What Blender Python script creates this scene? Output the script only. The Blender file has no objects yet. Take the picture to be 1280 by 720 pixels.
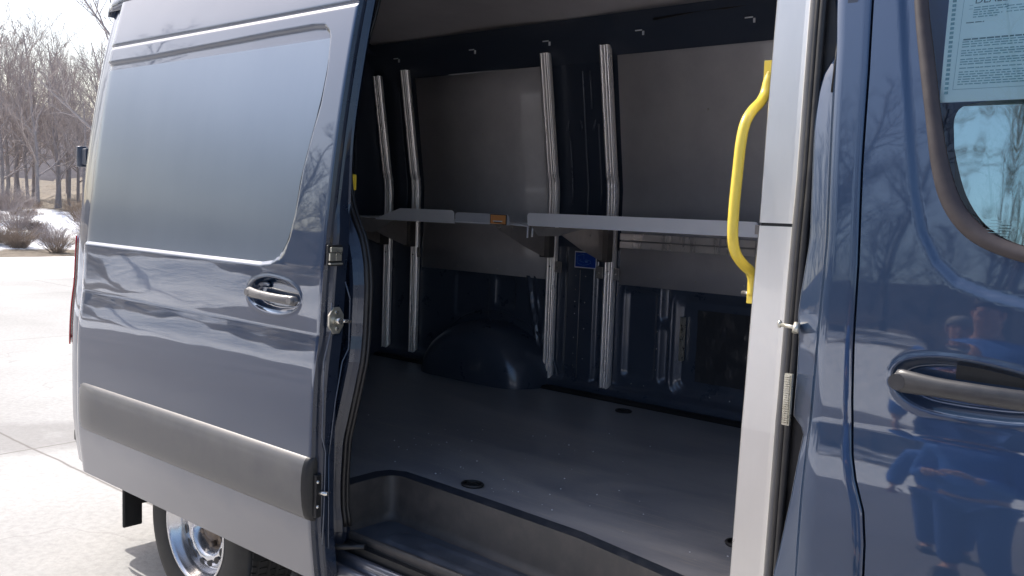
import bpy, bmesh, math, random
import numpy as np
from mathutils import Vector, Matrix
random.seed(7)
R = math.radians
scene = bpy.context.scene
COL = scene.collection

# ------------------------------------------------------------------ helpers
def new_obj(name, me, mat=None, parent=None):
    o = bpy.data.objects.new(name, me)
    COL.objects.link(o)
    if mat is not None and me is not None:
        for m in (mat if isinstance(mat, (list, tuple)) else [mat]):
            me.materials.append(m)
    if parent is not None:
        o.parent = parent
        if parent.name.startswith('cargo_van'):
            o.location = -Vector(parent.location)
    return o

def tag(o, label=None, cat=None, group=None, kind=None):
    if label: o['label'] = label
    if cat: o['category'] = cat
    if group: o['group'] = group
    if kind: o['kind'] = kind
    return o

class MB:
    """collects simple shapes into one mesh"""
    def __init__(s): s.v = []; s.f = []; s.m = []; s.sm = []
    def add(s, vs, fs, mi=0, smooth=False):
        b = len(s.v); s.v += [tuple(map(float, v)) for v in vs]
        for f in fs:
            s.f.append(tuple(b + i for i in f)); s.m.append(mi); s.sm.append(smooth)
    def box(s, x0, x1, y0, y1, z0, z1, mi=0):
        vs = [(x, y, z) for x in (x0, x1) for y in (y0, y1) for z in (z0, z1)]
        s.add(vs, [(0,1,3,2),(4,6,7,5),(0,4,5,1),(2,3,7,6),(0,2,6,4),(1,5,7,3)], mi)
    def hexa(s, vs, mi=0):   # 8 verts bottom 4 then top 4
        s.add(vs, [(3,2,1,0),(4,5,6,7),(0,1,5,4),(1,2,6,5),(2,3,7,6),(3,0,4,7)], mi)
    def grid(s, P, mi=0, smooth=True, closed_u=False):
        n = len(P); m = len(P[0]); vs = [p for row in P for p in row]; fs = []
        for i in range(n if closed_u else n - 1):
            for j in range(m - 1):
                a = i*m + j; b = ((i+1) % n)*m + j
                fs.append((a, b, b+1, a+1))
        s.add(vs, fs, mi, smooth)
    def tube(s, pts, r, n=8, mi=0, cap=True, rs=None, flat=1.0):
        pts = [Vector(p) for p in pts]; rings = []
        up = None
        for i, p in enumerate(pts):
            t = (pts[min(i+1, len(pts)-1)] - pts[max(i-1, 0)]).normalized()
            if up is None:
                up = Vector((0,0,1)) if abs(t.z) < .9 else Vector((1,0,0))
            a = t.cross(up)
            if a.length < 1e-5: a = t.cross(Vector((0,1,0)))
            a.normalize(); b = a.cross(t).normalized(); up = b
            rr = rs[i] if rs else r
            rings.append([p + a*math.cos(2*math.pi*k/n)*rr + b*math.sin(2*math.pi*k/n)*rr*flat for k in range(n)])
        base = len(s.v); s.v += [tuple(v) for q in rings for v in q]
        for i in range(len(rings)-1):
            for k in range(n):
                s.f.append((base+i*n+k, base+i*n+(k+1) % n, base+(i+1)*n+(k+1) % n, base+(i+1)*n+k)); s.m.append(mi); s.sm.append(True)
        if cap:
            s.f.append(tuple(base+k for k in range(n))[::-1]); s.m.append(mi); s.sm.append(False)
            e = base+(len(rings)-1)*n
            s.f.append(tuple(e+k for k in range(n))); s.m.append(mi); s.sm.append(False)
    def ball(s, c, r, mi=0, n=10, sc=(1,1,1)):
        P = []
        for i in range(n+1):
            th = math.pi*i/n
            P.append([(c[0]+r*sc[0]*math.sin(th)*math.cos(2*math.pi*k/(2*n)), c[1]+r*sc[1]*math.sin(th)*math.sin(2*math.pi*k/(2*n)), c[2]+r*sc[2]*math.cos(th)) for k in range(2*n+1)])
        s.grid(P, mi)
    def build(s, name, mat=None, parent=None, bevel=0, solid=0, subdiv=0):
        me = bpy.data.meshes.new(name); me.from_pydata(s.v, [], s.f)
        o = new_obj(name, me, mat, parent)
        me.polygons.foreach_set('material_index', s.m); me.polygons.foreach_set('use_smooth', s.sm)
        me.update()
        if solid:
            q = o.modifiers.new('s', 'SOLIDIFY'); q.thickness = abs(solid); q.offset = -1 if solid > 0 else 1
        if bevel:
            q = o.modifiers.new('b', 'BEVEL'); q.width = bevel; q.segments = 3; q.limit_method = 'ANGLE'; q.angle_limit = R(40)
        if subdiv:
            q = o.modifiers.new('u', 'SUBSURF'); q.levels = subdiv; q.render_levels = subdiv
        return o

def interp(tab, z):
    if z <= tab[0][0]: return tab[0][1]
    for (a, b), (c, d) in zip(tab, tab[1:]):
        if z <= c: return b + (d-b)*(z-a)/(c-a)
    return tab[-1][1]
def lin(a, b, n): return [a + (b-a)*i/(n-1) for i in range(n)]
def sstep(t): t = max(0., min(1., t)); return t*t*(3-2*t)
def nsstep(t): t = np.clip(t, 0, 1); return t*t*(3-2*t)
def sdpoly(X, Z, poly):
    """signed distance (negative inside), numpy"""
    d = np.full(X.shape, 1e9); ins = np.zeros(X.shape, bool); n = len(poly)
    for i in range(n):
        ax, az = poly[i]; bx, bz = poly[(i+1) % n]
        ex, ez = bx-ax, bz-az; L = ex*ex+ez*ez + 1e-12
        t = np.clip(((X-ax)*ex+(Z-az)*ez)/L, 0, 1)
        d = np.minimum(d, (X-ax-t*ex)**2+(Z-az-t*ez)**2)
        c = ((az > Z) != (bz > Z)) & (X < ex*(Z-az)/(ez if abs(ez) > 1e-9 else 1e-9)+ax)
        ins ^= c
    d = np.sqrt(d); return np.where(ins, -d, d)
def smooth_poly(pts, n=2):
    for _ in range(n):
        q = []
        for i in range(len(pts)):
            a = pts[i]; b = pts[(i+1) % len(pts)]
            q += [(a[0]*.75+b[0]*.25, a[1]*.75+b[1]*.25), (a[0]*.25+b[0]*.75, a[1]*.25+b[1]*.75)]
        pts = q
    return pts
def rrect(x0, x1, z0, z1, r, n=6):
    p = []
    for cx, cz, a in ((x1-r, z1-r, 0), (x0+r, z1-r, 90), (x0+r, z0+r, 180), (x1-r, z0+r, 270)):
        for k in range(n+1):
            t = R(a+90*k/n); p.append((cx+r*math.cos(t), cz+r*math.sin(t)))
    return p

# ------------------------------------------------------------------ materials
def mat(name, col, rough=.5, metal=0., coat=0., coat_r=.03, coat_ior=1.5, noise=None, bump=None, spec=.5, emit=None, alpha=None, trans=0, aniso=None):
    m = bpy.data.materials.new(name); m.use_nodes = True
    nt = m.node_tree; N = nt.nodes; L = nt.links; b = N['Principled BSDF']
    b.inputs['Base Color'].default_value = (*col, 1); b.inputs['Roughness'].default_value = rough
    b.inputs['Metallic'].default_value = metal; b.inputs['Coat Weight'].default_value = coat
    b.inputs['Coat Roughness'].default_value = coat_r; b.inputs['Coat IOR'].default_value = coat_ior
    b.inputs['Specular IOR Level'].default_value = spec
    if trans: b.inputs['Transmission Weight'].default_value = trans
    if emit: b.inputs['Emission Color'].default_value = (*emit[0], 1); b.inputs['Emission Strength'].default_value = emit[1]
    tc = N.new('ShaderNodeTexCoord')
    if noise:   # (scale, second colour, stretch xyz, rough variation, contrast lo, hi)
        sc, c2, st, rv, lo, hi = noise
        mp = N.new('ShaderNodeMapping'); mp.inputs['Scale'].default_value = st
        L.new(tc.outputs['Object'], mp.inputs[0])
        n = N.new('ShaderNodeTexNoise'); n.inputs['Scale'].default_value = sc; n.inputs['Detail'].default_value = 8; n.inputs['Roughness'].default_value = .65
        L.new(mp.outputs[0], n.inputs['Vector'])
        cr = N.new('ShaderNodeValToRGB'); cr.color_ramp.elements[0].position = lo; cr.color_ramp.elements[1].position = hi
        cr.color_ramp.elements[0].color = (*col, 1); cr.color_ramp.elements[1].color = (*c2, 1)
        L.new(n.outputs[0], cr.inputs[0]); L.new(cr.outputs[0], b.inputs['Base Color'])
        if rv:
            mr = N.new('ShaderNodeMapRange'); mr.inputs[3].default_value = max(0, rough-rv); mr.inputs[4].default_value = min(1, rough+rv)
            mr.inputs[1].default_value = .3; mr.inputs[2].default_value = .7
            L.new(n.outputs[0], mr.inputs[0]); L.new(mr.outputs[0], b.inputs['Roughness'])
    if bump:    # (scale, strength distance, stretch)
        sc, dist, st = bump
        mp = N.new('ShaderNodeMapping'); mp.inputs['Scale'].default_value = st
        L.new(tc.outputs['Object'], mp.inputs[0])
        n = N.new('ShaderNodeTexNoise'); n.inputs['Scale'].default_value = sc; n.inputs['Detail'].default_value = 2
        L.new(mp.outputs[0], n.inputs['Vector'])
        bp = N.new('ShaderNodeBump'); bp.inputs['Strength'].default_value = 1; bp.inputs['Distance'].default_value = dist
        L.new(n.outputs[0], bp.inputs['Height']); L.new(bp.outputs[0], b.inputs['Normal'])
        if coat: L.new(bp.outputs[0], b.inputs['Coat Normal'])
    return m

PAINT = mat('blue_paint', (.011,.036,.088), .38, .6, 1.0, .022, 1.95, noise=(3.5, (.013,.036,.087), (1,1,1), .0, .35, .7), bump=(1.9, .0024, (1,1,1.5)))
PAINTIN = mat('inner_navy_paint', (.062,.080,.115), .32, .2, .8, .10, 1.5, noise=(9, (.076,.094,.130), (1,1,1), .08, .35, .7), bump=(5, .0012, (1,1,1)))
NAVYDARK = mat('dark_navy_sheet', (.042,.056,.086), .42, .2, .4, .2, 1.5, noise=(14, (.052,.066,.096), (1,1,1), .1, .35, .7), bump=(9, .001, (1,1,1)))
FILM = mat('frosted_panel_film', (.175,.215,.275), .29, .85, .30, .12, 1.5, noise=(1.6, (.195,.238,.30), (2.2,1,.5), .016, .3, .75), bump=(1.2, .0012, (1.4,1,.7)))
MOLD = mat('grey_moulding_plastic', (.10,.10,.105), .42, .25, .15, noise=(9, (.13,.128,.126), (1,1,1), .05, .35, .7), bump=(900, .00004, (1,1,1)))
BLACK = mat('black_plastic', (.012,.012,.013), .5, noise=(30, (.022,.021,.02), (1,1,1), .1, .4, .7))
RUBBER = mat('black_rubber', (.016,.0155,.017), .42, noise=(25, (.03,.028,.026), (1,1,1), .1, .4, .75))
STEEL = mat('brushed_steel', (.68,.665,.64), .29, .8, noise=(3, (.77,.755,.73), (2,1,.5), .05, .3, .75), bump=(2.5, .0015, (1,1,.6)))
ALU = mat('aluminium_track', (1.,.95,.91), .30, .6, noise=(22, (.99,.96,.93), (1,1,.08), .08, .3, .7))
GALV = mat('galvanised_shelf', (.95,.955,.99), .42, .12, noise=(12, (.97,.97,1.), (1,1,1), .06, .3, .7))
BRACKET = mat('grey_bracket_steel', (.40,.365,.34), .42, .5, noise=(18, (.50,.46,.43), (1,1,1), .08, .3, .7))
BOLT = mat('zinc_bolt', (.75,.72,.66), .25, .9)
LINING = mat('grey_wall_lining', (.46,.445,.46), .40, .0, .25, noise=(7, (.54,.525,.53), (1,1,1), .07, .35, .7), bump=(120, .0001, (1,1,1)))
HEADL = mat('grey_headliner', (.52,.49,.50), .9, noise=(5, (.60,.57,.57), (1,1,1), 0, .3, .7))
STEP = mat('grey_step_plastic', (.048,.044,.042), .5, noise=(16, (.085,.074,.066), (1,1,1), .1, .4, .75), bump=(500, .00006, (1,1,1)))
YELLOW = mat('yellow_handle_plastic', (.88,.66,.085), .36, 0, .25, .2, noise=(34, (.70,.48,.06), (1,1,.5), .1, .56, .78))
TYRE = mat('tyre_rubber', (.022,.021,.020), .7, noise=(12, (.055,.05,.045), (1,1,1), .12, .4, .75))
RIM = mat('silver_steel_rim', (.62,.62,.64), .22, .85, .4, .1, noise=(10, (.72,.72,.73), (1,1,1), .06, .3, .7))
HUB = mat('dark_hub', (.16,.13,.11), .5, .5, noise=(30, (.26,.2,.15), (1,1,1), .1, .4, .7))
RED = mat('red_lens', (.55,.02,.02), .15, 0, 1, .02)
AMBER = mat('orange_sticker', (.85,.38,.14), .5)
WHITE = mat('white_print', (.78,.8,.84), .5)
LBLUE = mat('blue_sticker', (.012,.06,.36), .35, noise=(25, (.02,.085,.45), (1,1,1), .05, .3, .7))
LLINE = mat('pale_blue_print', (.12,.25,.6), .4)
PAPER = mat('pale_cyan_paper', (.80,.93,.95), .6, noise=(3, (.84,.96,.97), (1,1,1), 0, .3, .7), emit=None)
INK = mat('grey_print', (.24,.44,.50), .7)
INKD = mat('dark_print', (.13,.24,.28), .7)
HANDLE = mat('grey_handle_plastic', (.026,.026,.029), .42, 0, .3, .25, noise=(25, (.045,.044,.047), (1,1,1), .08, .35, .75))
HANDLEL = mat('light_grey_handle_plastic', (.12,.115,.115), .4, 0, .3, .25, noise=(25, (.2,.19,.18), (1,1,1), .08, .35, .75))
LATCH = mat('latch_zinc', (.55,.52,.42), .32, .8, noise=(30, (.75,.72,.62), (1,1,1), .1, .3, .7))
SKIN = mat('skin', (.55,.30,.22), .5, noise=(14, (.62,.36,.27), (1,1,1), .05, .3, .7))
JACKET = mat('blue_jacket', (.012,.10,.42), .7, noise=(9, (.02,.15,.55), (1,1,1), .05, .3, .7), bump=(14, .006, (1,1,1)))
JEANS = mat('blue_jeans', (.02,.075,.28), .85, noise=(30, (.035,.11,.36), (1,1,1), .05, .3, .7), bump=(16, .004, (1,1,1)))
HAIR = mat('brown_hair', (.05,.03,.02), .6, noise=(60, (.11,.07,.04), (1,1,4), .05, .3, .7))
HAIRG = mat('grey_hair', (.25,.22,.2), .6, noise=(60, (.4,.37,.34), (1,1,4), .05, .3, .7))
SHOE = mat('black_boots', (.02,.018,.016), .5)
SEAT = mat('seat_cloth', (.02,.022,.03), .85, noise=(60, (.035,.04,.05), (1,1,1), .05, .3, .7))
BARK = mat('grey_bark', (.27,.24,.235), .9, noise=(8, (.42,.38,.37), (1,1,.25), 0, .3, .7))
BARKP = mat('pale_bark', (.36,.34,.31), .85, noise=(6, (.52,.50,.46), (1,1,2.5), 0, .35, .65))
TWIG = mat('twig_bark', (.38,.33,.31), .9, noise=(2, (.48,.42,.40), (1,1,1), 0, .3, .7))
BRUSH = mat('dry_brush', (.26,.20,.155), .9, noise=(4, (.36,.29,.23), (1,1,1), 0, .3, .7))

def glass_mat(name, tint, refl_rough=0.0, ior=1.52, mixd=.0):
    m = bpy.data.materials.new(name); m.use_nodes = True; nt = m.node_tree; N = nt.nodes; L = nt.links
    for n in list(N):
        if n.type != 'OUTPUT_MATERIAL': N.remove(n)
    out = [n for n in N if n.type == 'OUTPUT_MATERIAL'][0]
    t = N.new('ShaderNodeBsdfTransparent'); t.inputs[0].default_value = (*tint, 1)
    g = N.new('ShaderNodeBsdfGlossy'); g.inputs['Roughness'].default_value = refl_rough
    fr = N.new('ShaderNodeFresnel'); fr.inputs[0].default_value = ior
    mx = N.new('ShaderNodeMixShader'); L.new(fr.outputs[0], mx.inputs[0]); L.new(t.outputs[0], mx.inputs[1]); L.new(g.outputs[0], mx.inputs[2])
    L.new(mx.outputs[0], out.inputs[0]); return m
GLASS = glass_mat('window_glass', (.86,.965,.985), 0, 1.6)
REFLECTOR = mat('added_reflector_film', (.50,.55,.50), .03, 1.0, 0, bump=(3, .002, (3,1,.6)))

# road dust on the lowest paintwork
nt = PAINT.node_tree; N = nt.nodes; L = nt.links; b = N['Principled BSDF']
geo = N.new('ShaderNodeNewGeometry'); sep = N.new('ShaderNodeSeparateXYZ'); L.new(geo.outputs['Position'], sep.inputs[0])
dn = N.new('ShaderNodeTexNoise'); dn.inputs['Scale'].default_value = 5; dn.inputs['Detail'].default_value = 8; L.new(geo.outputs['Position'], dn.inputs['Vector'])
ma = N.new('ShaderNodeMath'); ma.operation = 'MULTIPLY_ADD'; L.new(dn.outputs[0], ma.inputs[0]); ma.inputs[1].default_value = -.14; L.new(sep.outputs['Z'], ma.inputs[2])
dr = N.new('ShaderNodeMapRange'); dr.inputs[1].default_value = .50; dr.inputs[2].default_value = .70; dr.inputs[3].default_value = .30; dr.inputs[4].default_value = 0; L.new(ma.outputs[0], dr.inputs[0])
old = b.inputs['Base Color'].links[0].from_socket
mx = N.new('ShaderNodeMixRGB'); mx.inputs[2].default_value = (.34,.30,.275,1); L.new(dr.outputs[0], mx.inputs[0]); L.new(old, mx.inputs[1]); L.new(mx.outputs[0], b.inputs['Base Color'])
cw = N.new('ShaderNodeMapRange'); cw.inputs[1].default_value = 0; cw.inputs[2].default_value = .55; cw.inputs[3].default_value = .022; cw.inputs[4].default_value = .16; L.new(dr.outputs[0], cw.inputs[0]); L.new(cw.outputs[0], b.inputs['Coat Roughness'])

PAINTF = PAINT.copy(); PAINTF.name = 'blue_paint_front_lit'  # same van paint, base lightened to imitate sky light on the front
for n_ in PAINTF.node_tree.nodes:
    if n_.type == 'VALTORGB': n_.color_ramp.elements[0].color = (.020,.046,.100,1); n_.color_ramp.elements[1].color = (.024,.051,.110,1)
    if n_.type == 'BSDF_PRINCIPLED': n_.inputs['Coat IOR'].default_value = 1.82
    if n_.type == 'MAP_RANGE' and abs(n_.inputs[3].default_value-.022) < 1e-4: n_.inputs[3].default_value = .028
def ground_mat():
    m = bpy.data.materials.new('weathered_concrete'); m.use_nodes = True; nt = m.node_tree; N = nt.nodes; L = nt.links; b = N['Principled BSDF']
    geo = N.new('ShaderNodeNewGeometry')
    n1 = N.new('ShaderNodeTexNoise'); n1.inputs['Scale'].default_value = .45; n1.inputs['Detail'].default_value = 9; n1.inputs['Roughness'].default_value = .6
    n2 = N.new('ShaderNodeTexNoise'); n2.inputs['Scale'].default_value = 26; n2.inputs['Detail'].default_value = 6; n2.inputs['Roughness'].default_value = .7
    n3 = N.new('ShaderNodeTexNoise'); n3.inputs['Scale'].default_value = 1.7; n3.inputs['Detail'].default_value = 7
    for n in (n1, n2, n3): L.new(geo.outputs['Position'], n.inputs['Vector'])
    r1 = N.new('ShaderNodeValToRGB'); r1.color_ramp.elements[0].position = .3; r1.color_ramp.elements[1].position = .62
    r1.color_ramp.elements[0].color = (.35,.342,.328,1); r1.color_ramp.elements[1].color = (.46,.45,.435,1)
    L.new(n1.outputs[0], r1.inputs[0])
    r2 = N.new('ShaderNodeValToRGB'); r2.color_ramp.elements[0].position = .34; r2.color_ramp.elements[1].position = .6
    r2.color_ramp.elements[0].color = (.84,.84,.84,1); r2.color_ramp.elements[1].color = (1.03,1.03,1.03,1)
    L.new(n2.outputs[0], r2.inputs[0])
    mul = N.new('ShaderNodeMixRGB'); mul.blend_type = 'MULTIPLY'; mul.inputs[0].default_value = 1
    L.new(r1.outputs[0], mul.inputs[1]); L.new(r2.outputs[0], mul.inputs[2])
    # slab joints: |frac((x-x0)/4.6)|, jittered by noise
    sep = N.new('ShaderNodeSeparateXYZ'); L.new(geo.outputs['Position'], sep.inputs[0])
    def joint(out, off, per, w):
        a = N.new('ShaderNodeMath'); a.operation = 'ADD'; a.inputs[1].default_value = -off; L.new(out, a.inputs[0])
        j = N.new('ShaderNodeMath'); j.operation = 'MULTIPLY_ADD'; L.new(n3.outputs[0], j.inputs[0]); j.inputs[1].default_value = .05; L.new(a.outputs[0], j.inputs[2])
        p = N.new('ShaderNodeMath'); p.operation = 'PINGPONG'; p.inputs[1].default_value = per/2; L.new(j.outputs[0], p.inputs[0])
        c = N.new('ShaderNodeMapRange'); c.inputs[1].default_value = 0; c.inputs[2].default_value = w; c.inputs[3].default_value = 1; c.inputs[4].default_value = 0; L.new(p.outputs[0], c.inputs[0])
        return c
    jx = joint(sep.outputs['X'], -6.02, 4.6, .012); jy = joint(sep.outputs['Y'], .60, 4.6, .014)
    mxn = N.new('ShaderNodeMath'); mxn.operation = 'MAXIMUM'; L.new(jx.outputs[0], mxn.inputs[0]); L.new(jy.outputs[0], mxn.inputs[1])
    # wandering cracks
    v = N.new('ShaderNodeTexVoronoi'); v.feature = 'DISTANCE_TO_EDGE'; v.inputs['Scale'].default_value = .16
    wv = N.new('ShaderNodeMixRGB'); wv.blend_type = 'ADD'; wv.inputs[0].default_value = .9; L.new(geo.outputs['Position'], wv.inputs[1]); L.new(n3.outputs['Color'], wv.inputs[2]); L.new(wv.outputs[0], v.inputs['Vector'])
    cr = N.new('ShaderNodeMapRange'); cr.inputs[1].default_value = 0; cr.inputs[2].default_value = .0022; cr.inputs[3].default_value = .28; cr.inputs[4].default_value = 0; L.new(v.outputs['Distance'], cr.inputs[0])
    mx2 = N.new('ShaderNodeMath'); mx2.operation = 'MAXIMUM'; L.new(mxn.outputs[0], mx2.inputs[0]); L.new(cr.outputs[0], mx2.inputs[1])
    # damp stain around the slab corner
    vd = N.new('ShaderNodeVectorMath'); vd.operation = 'DISTANCE'; vd.inputs[1].default_value = (-6.5,.55,0); L.new(geo.outputs['Position'], vd.inputs[0])
    st = N.new('ShaderNodeMath'); st.operation = 'MULTIPLY_ADD'; L.new(n3.outputs[0], st.inputs[0]); st.inputs[1].default_value = -1.5; L.new(vd.outputs['Value'], st.inputs[2])
    sr = N.new('ShaderNodeMapRange'); sr.inputs[1].default_value = -.45; sr.inputs[2].default_value = -.05; sr.inputs[3].default_value = .55; sr.inputs[4].default_value = 0; L.new(st.outputs[0], sr.inputs[0])
    dk = N.new('ShaderNodeMixRGB'); dk.inputs[2].default_value = (.20,.19,.18,1); L.new(sr.outputs[0], dk.inputs[0]); L.new(mul.outputs[0], dk.inputs[1])
    ya = N.new('ShaderNodeMath'); ya.operation = 'MULTIPLY_ADD'; L.new(n3.outputs[0], ya.inputs[0]); ya.inputs[1].default_value = 1.2; L.new(sep.outputs['Y'], ya.inputs[2])
    ym = N.new('ShaderNodeMapRange'); ym.inputs[1].default_value = -2.2; ym.inputs[2].default_value = -.2; L.new(ya.outputs[0], ym.inputs[0])
    old = N.new('ShaderNodeMixRGB'); old.blend_type = 'MULTIPLY'; old.inputs[0].default_value = 1; old.inputs[2].default_value = (.54,.515,.53,1); L.new(dk.outputs[0], old.inputs[1])  # camera-side concrete painted darker to dim its reflection in the door
    dk2 = N.new('ShaderNodeMixRGB'); L.new(ym.outputs[0], dk2.inputs[0]); L.new(old.outputs[0], dk2.inputs[1]); L.new(dk.outputs[0], dk2.inputs[2]); dk = dk2
    fin = N.new('ShaderNodeMixRGB'); fin.inputs[2].default_value = (.16,.145,.13,1); L.new(mx2.outputs[0], fin.inputs[0]); L.new(dk.outputs[0], fin.inputs[1])
    L.new(fin.outputs[0], b.inputs['Base Color']); b.inputs['Roughness'].default_value = .85
    bp = N.new('ShaderNodeBump'); bp.inputs['Distance'].default_value = .004; L.new(n2.outputs[0], bp.inputs['Height']); L.new(bp.outputs[0], b.inputs['Normal'])
    return m
def verge_mat():
    m = bpy.data.materials.new('snow_and_dead_grass'); m.use_nodes = True; nt = m.node_tree; N = nt.nodes; L = nt.links; b = N['Principled BSDF']
    geo = N.new('ShaderNodeNewGeometry')
    n1 = N.new('ShaderNodeTexNoise'); n1.inputs['Scale'].default_value = .35; n1.inputs['Detail'].default_value = 10; n1.inputs['Roughness'].default_value = .68
    n2 = N.new('ShaderNodeTexNoise'); n2.inputs['Scale'].default_value = 3; n2.inputs['Detail'].default_value = 8
    for n in (n1, n2): L.new(geo.outputs['Position'], n.inputs['Vector'])
    at = N.new('ShaderNodeAttribute'); at.attribute_name = 'dist'
    g = N.new('ShaderNodeValToRGB'); g.color_ramp.elements[0].color = (.08,.062,.045,1); g.color_ramp.elements[1].color = (.24,.195,.14,1); L.new(n2.outputs[0], g.inputs[0])
    # snow amount from distance curve + noise
    cv = N.new('ShaderNodeValToRGB'); e = cv.color_ramp.elements
    e[0].position = 0; e[0].color = (1,1,1,1); e[1].position = 1; e[1].color = (.22,.22,.22,1)
    for p, c in ((.105,.95), (.118,.36), (.135,.36), (.155,.64), (.30,.50), (.42,.40), (.6,.30)):
        q = e.new(p); q.color = (c, c, c, 1)
    L.new(at.outputs['Fac'], cv.inputs[0])
    ad = N.new('ShaderNodeMath'); ad.operation = 'ADD'; L.new(cv.outputs[0], ad.inputs[0]); L.new(n1.outputs[0], ad.inputs[1])
    mr = N.new('ShaderNodeMapRange'); mr.inputs[1].default_value = .98; mr.inputs[2].default_value = 1.1; L.new(ad.outputs[0], mr.inputs[0])
    mx = N.new('ShaderNodeMixRGB'); mx.inputs[2].default_value = (.93,.945,.97,1); L.new(mr.outputs[0], mx.inputs[0]); L.new(g.outputs[0], mx.inputs[1])
    L.new(mx.outputs[0], b.inputs['Base Color']); b.inputs['Roughness'].default_value = .8
    bp = N.new('ShaderNodeBump'); bp.inputs['Distance'].default_value = .12; L.new(n2.outputs[0], bp.inputs['Height']); L.new(bp.outputs[0], b.inputs['Normal'])
    return m

# ------------------------------------------------------------------ setting
PX0, PX1, PY0, PY1 = -17.5, 32., -10.5, 17.
m = MB(); m.add([(PX0-2,PY0-.8,0),(PX1+2,PY0-.8,0),(PX1+2,PY1+2,0),(PX0-2,PY1+2,0)], [(0,1,2,3)])
tag(m.build('pavement', ground_mat()), kind='structure')
def hnoise(x, y):
    return (math.sin(x*.9+1.3*math.sin(y*.37))*math.cos(y*.8+.7*math.sin(x*.53)) + .5*math.sin(x*2.3+y*1.1)*math.sin(y*2.9-x*.7))
def pd(x, y):
    dx = max(PX0-x, 0, x-PX1); dy = max(PY0-y, 0, y-PY1); return math.hypot(dx, dy)
def th(x, y):
    d = pd(x, y) - .25*hnoise(x*.7, y*.7)
    if d <= 0: return -.06
    w = sstep((d-6)/6)
    return .03*sstep(d/.6) + .02*hnoise(x*2, y*2)*sstep(d) + w*(.75+.33*hnoise(x*.9, y*.9))*(1.9 if y < PY0 else 1) + .035*max(0, d-14)
def axis(lo, a, b, hi):
    c = [lo]
    x = lo
    while x < hi:
        d = 0 if a <= x <= b else (a-x if x < a else x-b)
        x += 6 if (a+5 < x < b-5) else (.5 if d < 16 else (2.5 if d < 60 else 30)); c.append(x)
    return c
xs = axis(-420, PX0, PX1, 420); ys = axis(-420, PY0, PY1, 420)
vs = [(x, y, th(x, y) if pd(x, y) > -.1 else -.06) for x in xs for y in ys]
for i, v in enumerate(vs):
    if pd(v[0], v[1]) == 0: vs[i] = (v[0], v[1], -.06)
fs = [(i*len(ys)+j, (i+1)*len(ys)+j, (i+1)*len(ys)+j+1, i*len(ys)+j+1) for i in range(len(xs)-1) for j in range(len(ys)-1)]
m = MB(); m.add(vs, fs, 0, True)
ter = m.build('snowy_ground', verge_mat())
at = ter.data.attributes.new('dist', 'FLOAT', 'POINT'); at.data.foreach_set('value', [min(1, pd(v[0], v[1])*(.55 if v[1] < PY0 and pd(v[0], v[1]) < 14 else 1)/50) for v in vs])
tag(ter, kind='structure')
# distant rise closing the horizon
m = MB(); P = []
for k in range(0, 145):
    a = 2*math.pi*k/144
    rr = 95; hh = 9*(1+1.0*max(0,-math.sin(a)))+2.5*math.sin(a*5)+1.4*math.sin(a*11+1)+.8*math.sin(a*23)
    P.append([(rr*math.cos(a)*f, rr*math.sin(a)*f, z) for f, z in ((.85,-.5), (.95,hh*.42), (1.1,hh*.8), (1.35,hh), (2.2,hh*.7))])
m.grid(P)
HILL = mat('distant_brown_hillside', (.075,.065,.068), 1, noise=(.5, (.19,.17,.175), (1,1,.3), 0, .35, .65))
tag(m.build('hill', HILL), kind='structure')

for M_ in (BARK, BARKP, TWIG, HILL):     # near-side wood and hill painted darker to deepen their reflection in the van
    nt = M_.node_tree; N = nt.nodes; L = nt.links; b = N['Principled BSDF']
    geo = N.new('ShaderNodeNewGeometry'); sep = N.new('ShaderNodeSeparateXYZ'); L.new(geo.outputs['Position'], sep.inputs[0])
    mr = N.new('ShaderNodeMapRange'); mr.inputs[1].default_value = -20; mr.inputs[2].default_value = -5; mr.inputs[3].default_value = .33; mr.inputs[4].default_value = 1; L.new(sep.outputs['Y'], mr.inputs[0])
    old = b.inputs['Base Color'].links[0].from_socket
    mx = N.new('ShaderNodeVectorMath'); mx.operation = 'SCALE'; L.new(old, mx.inputs[0]); L.new(mr.outputs[0], mx.inputs['Scale']); L.new(mx.outputs[0], b.inputs['Base Color'])
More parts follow.
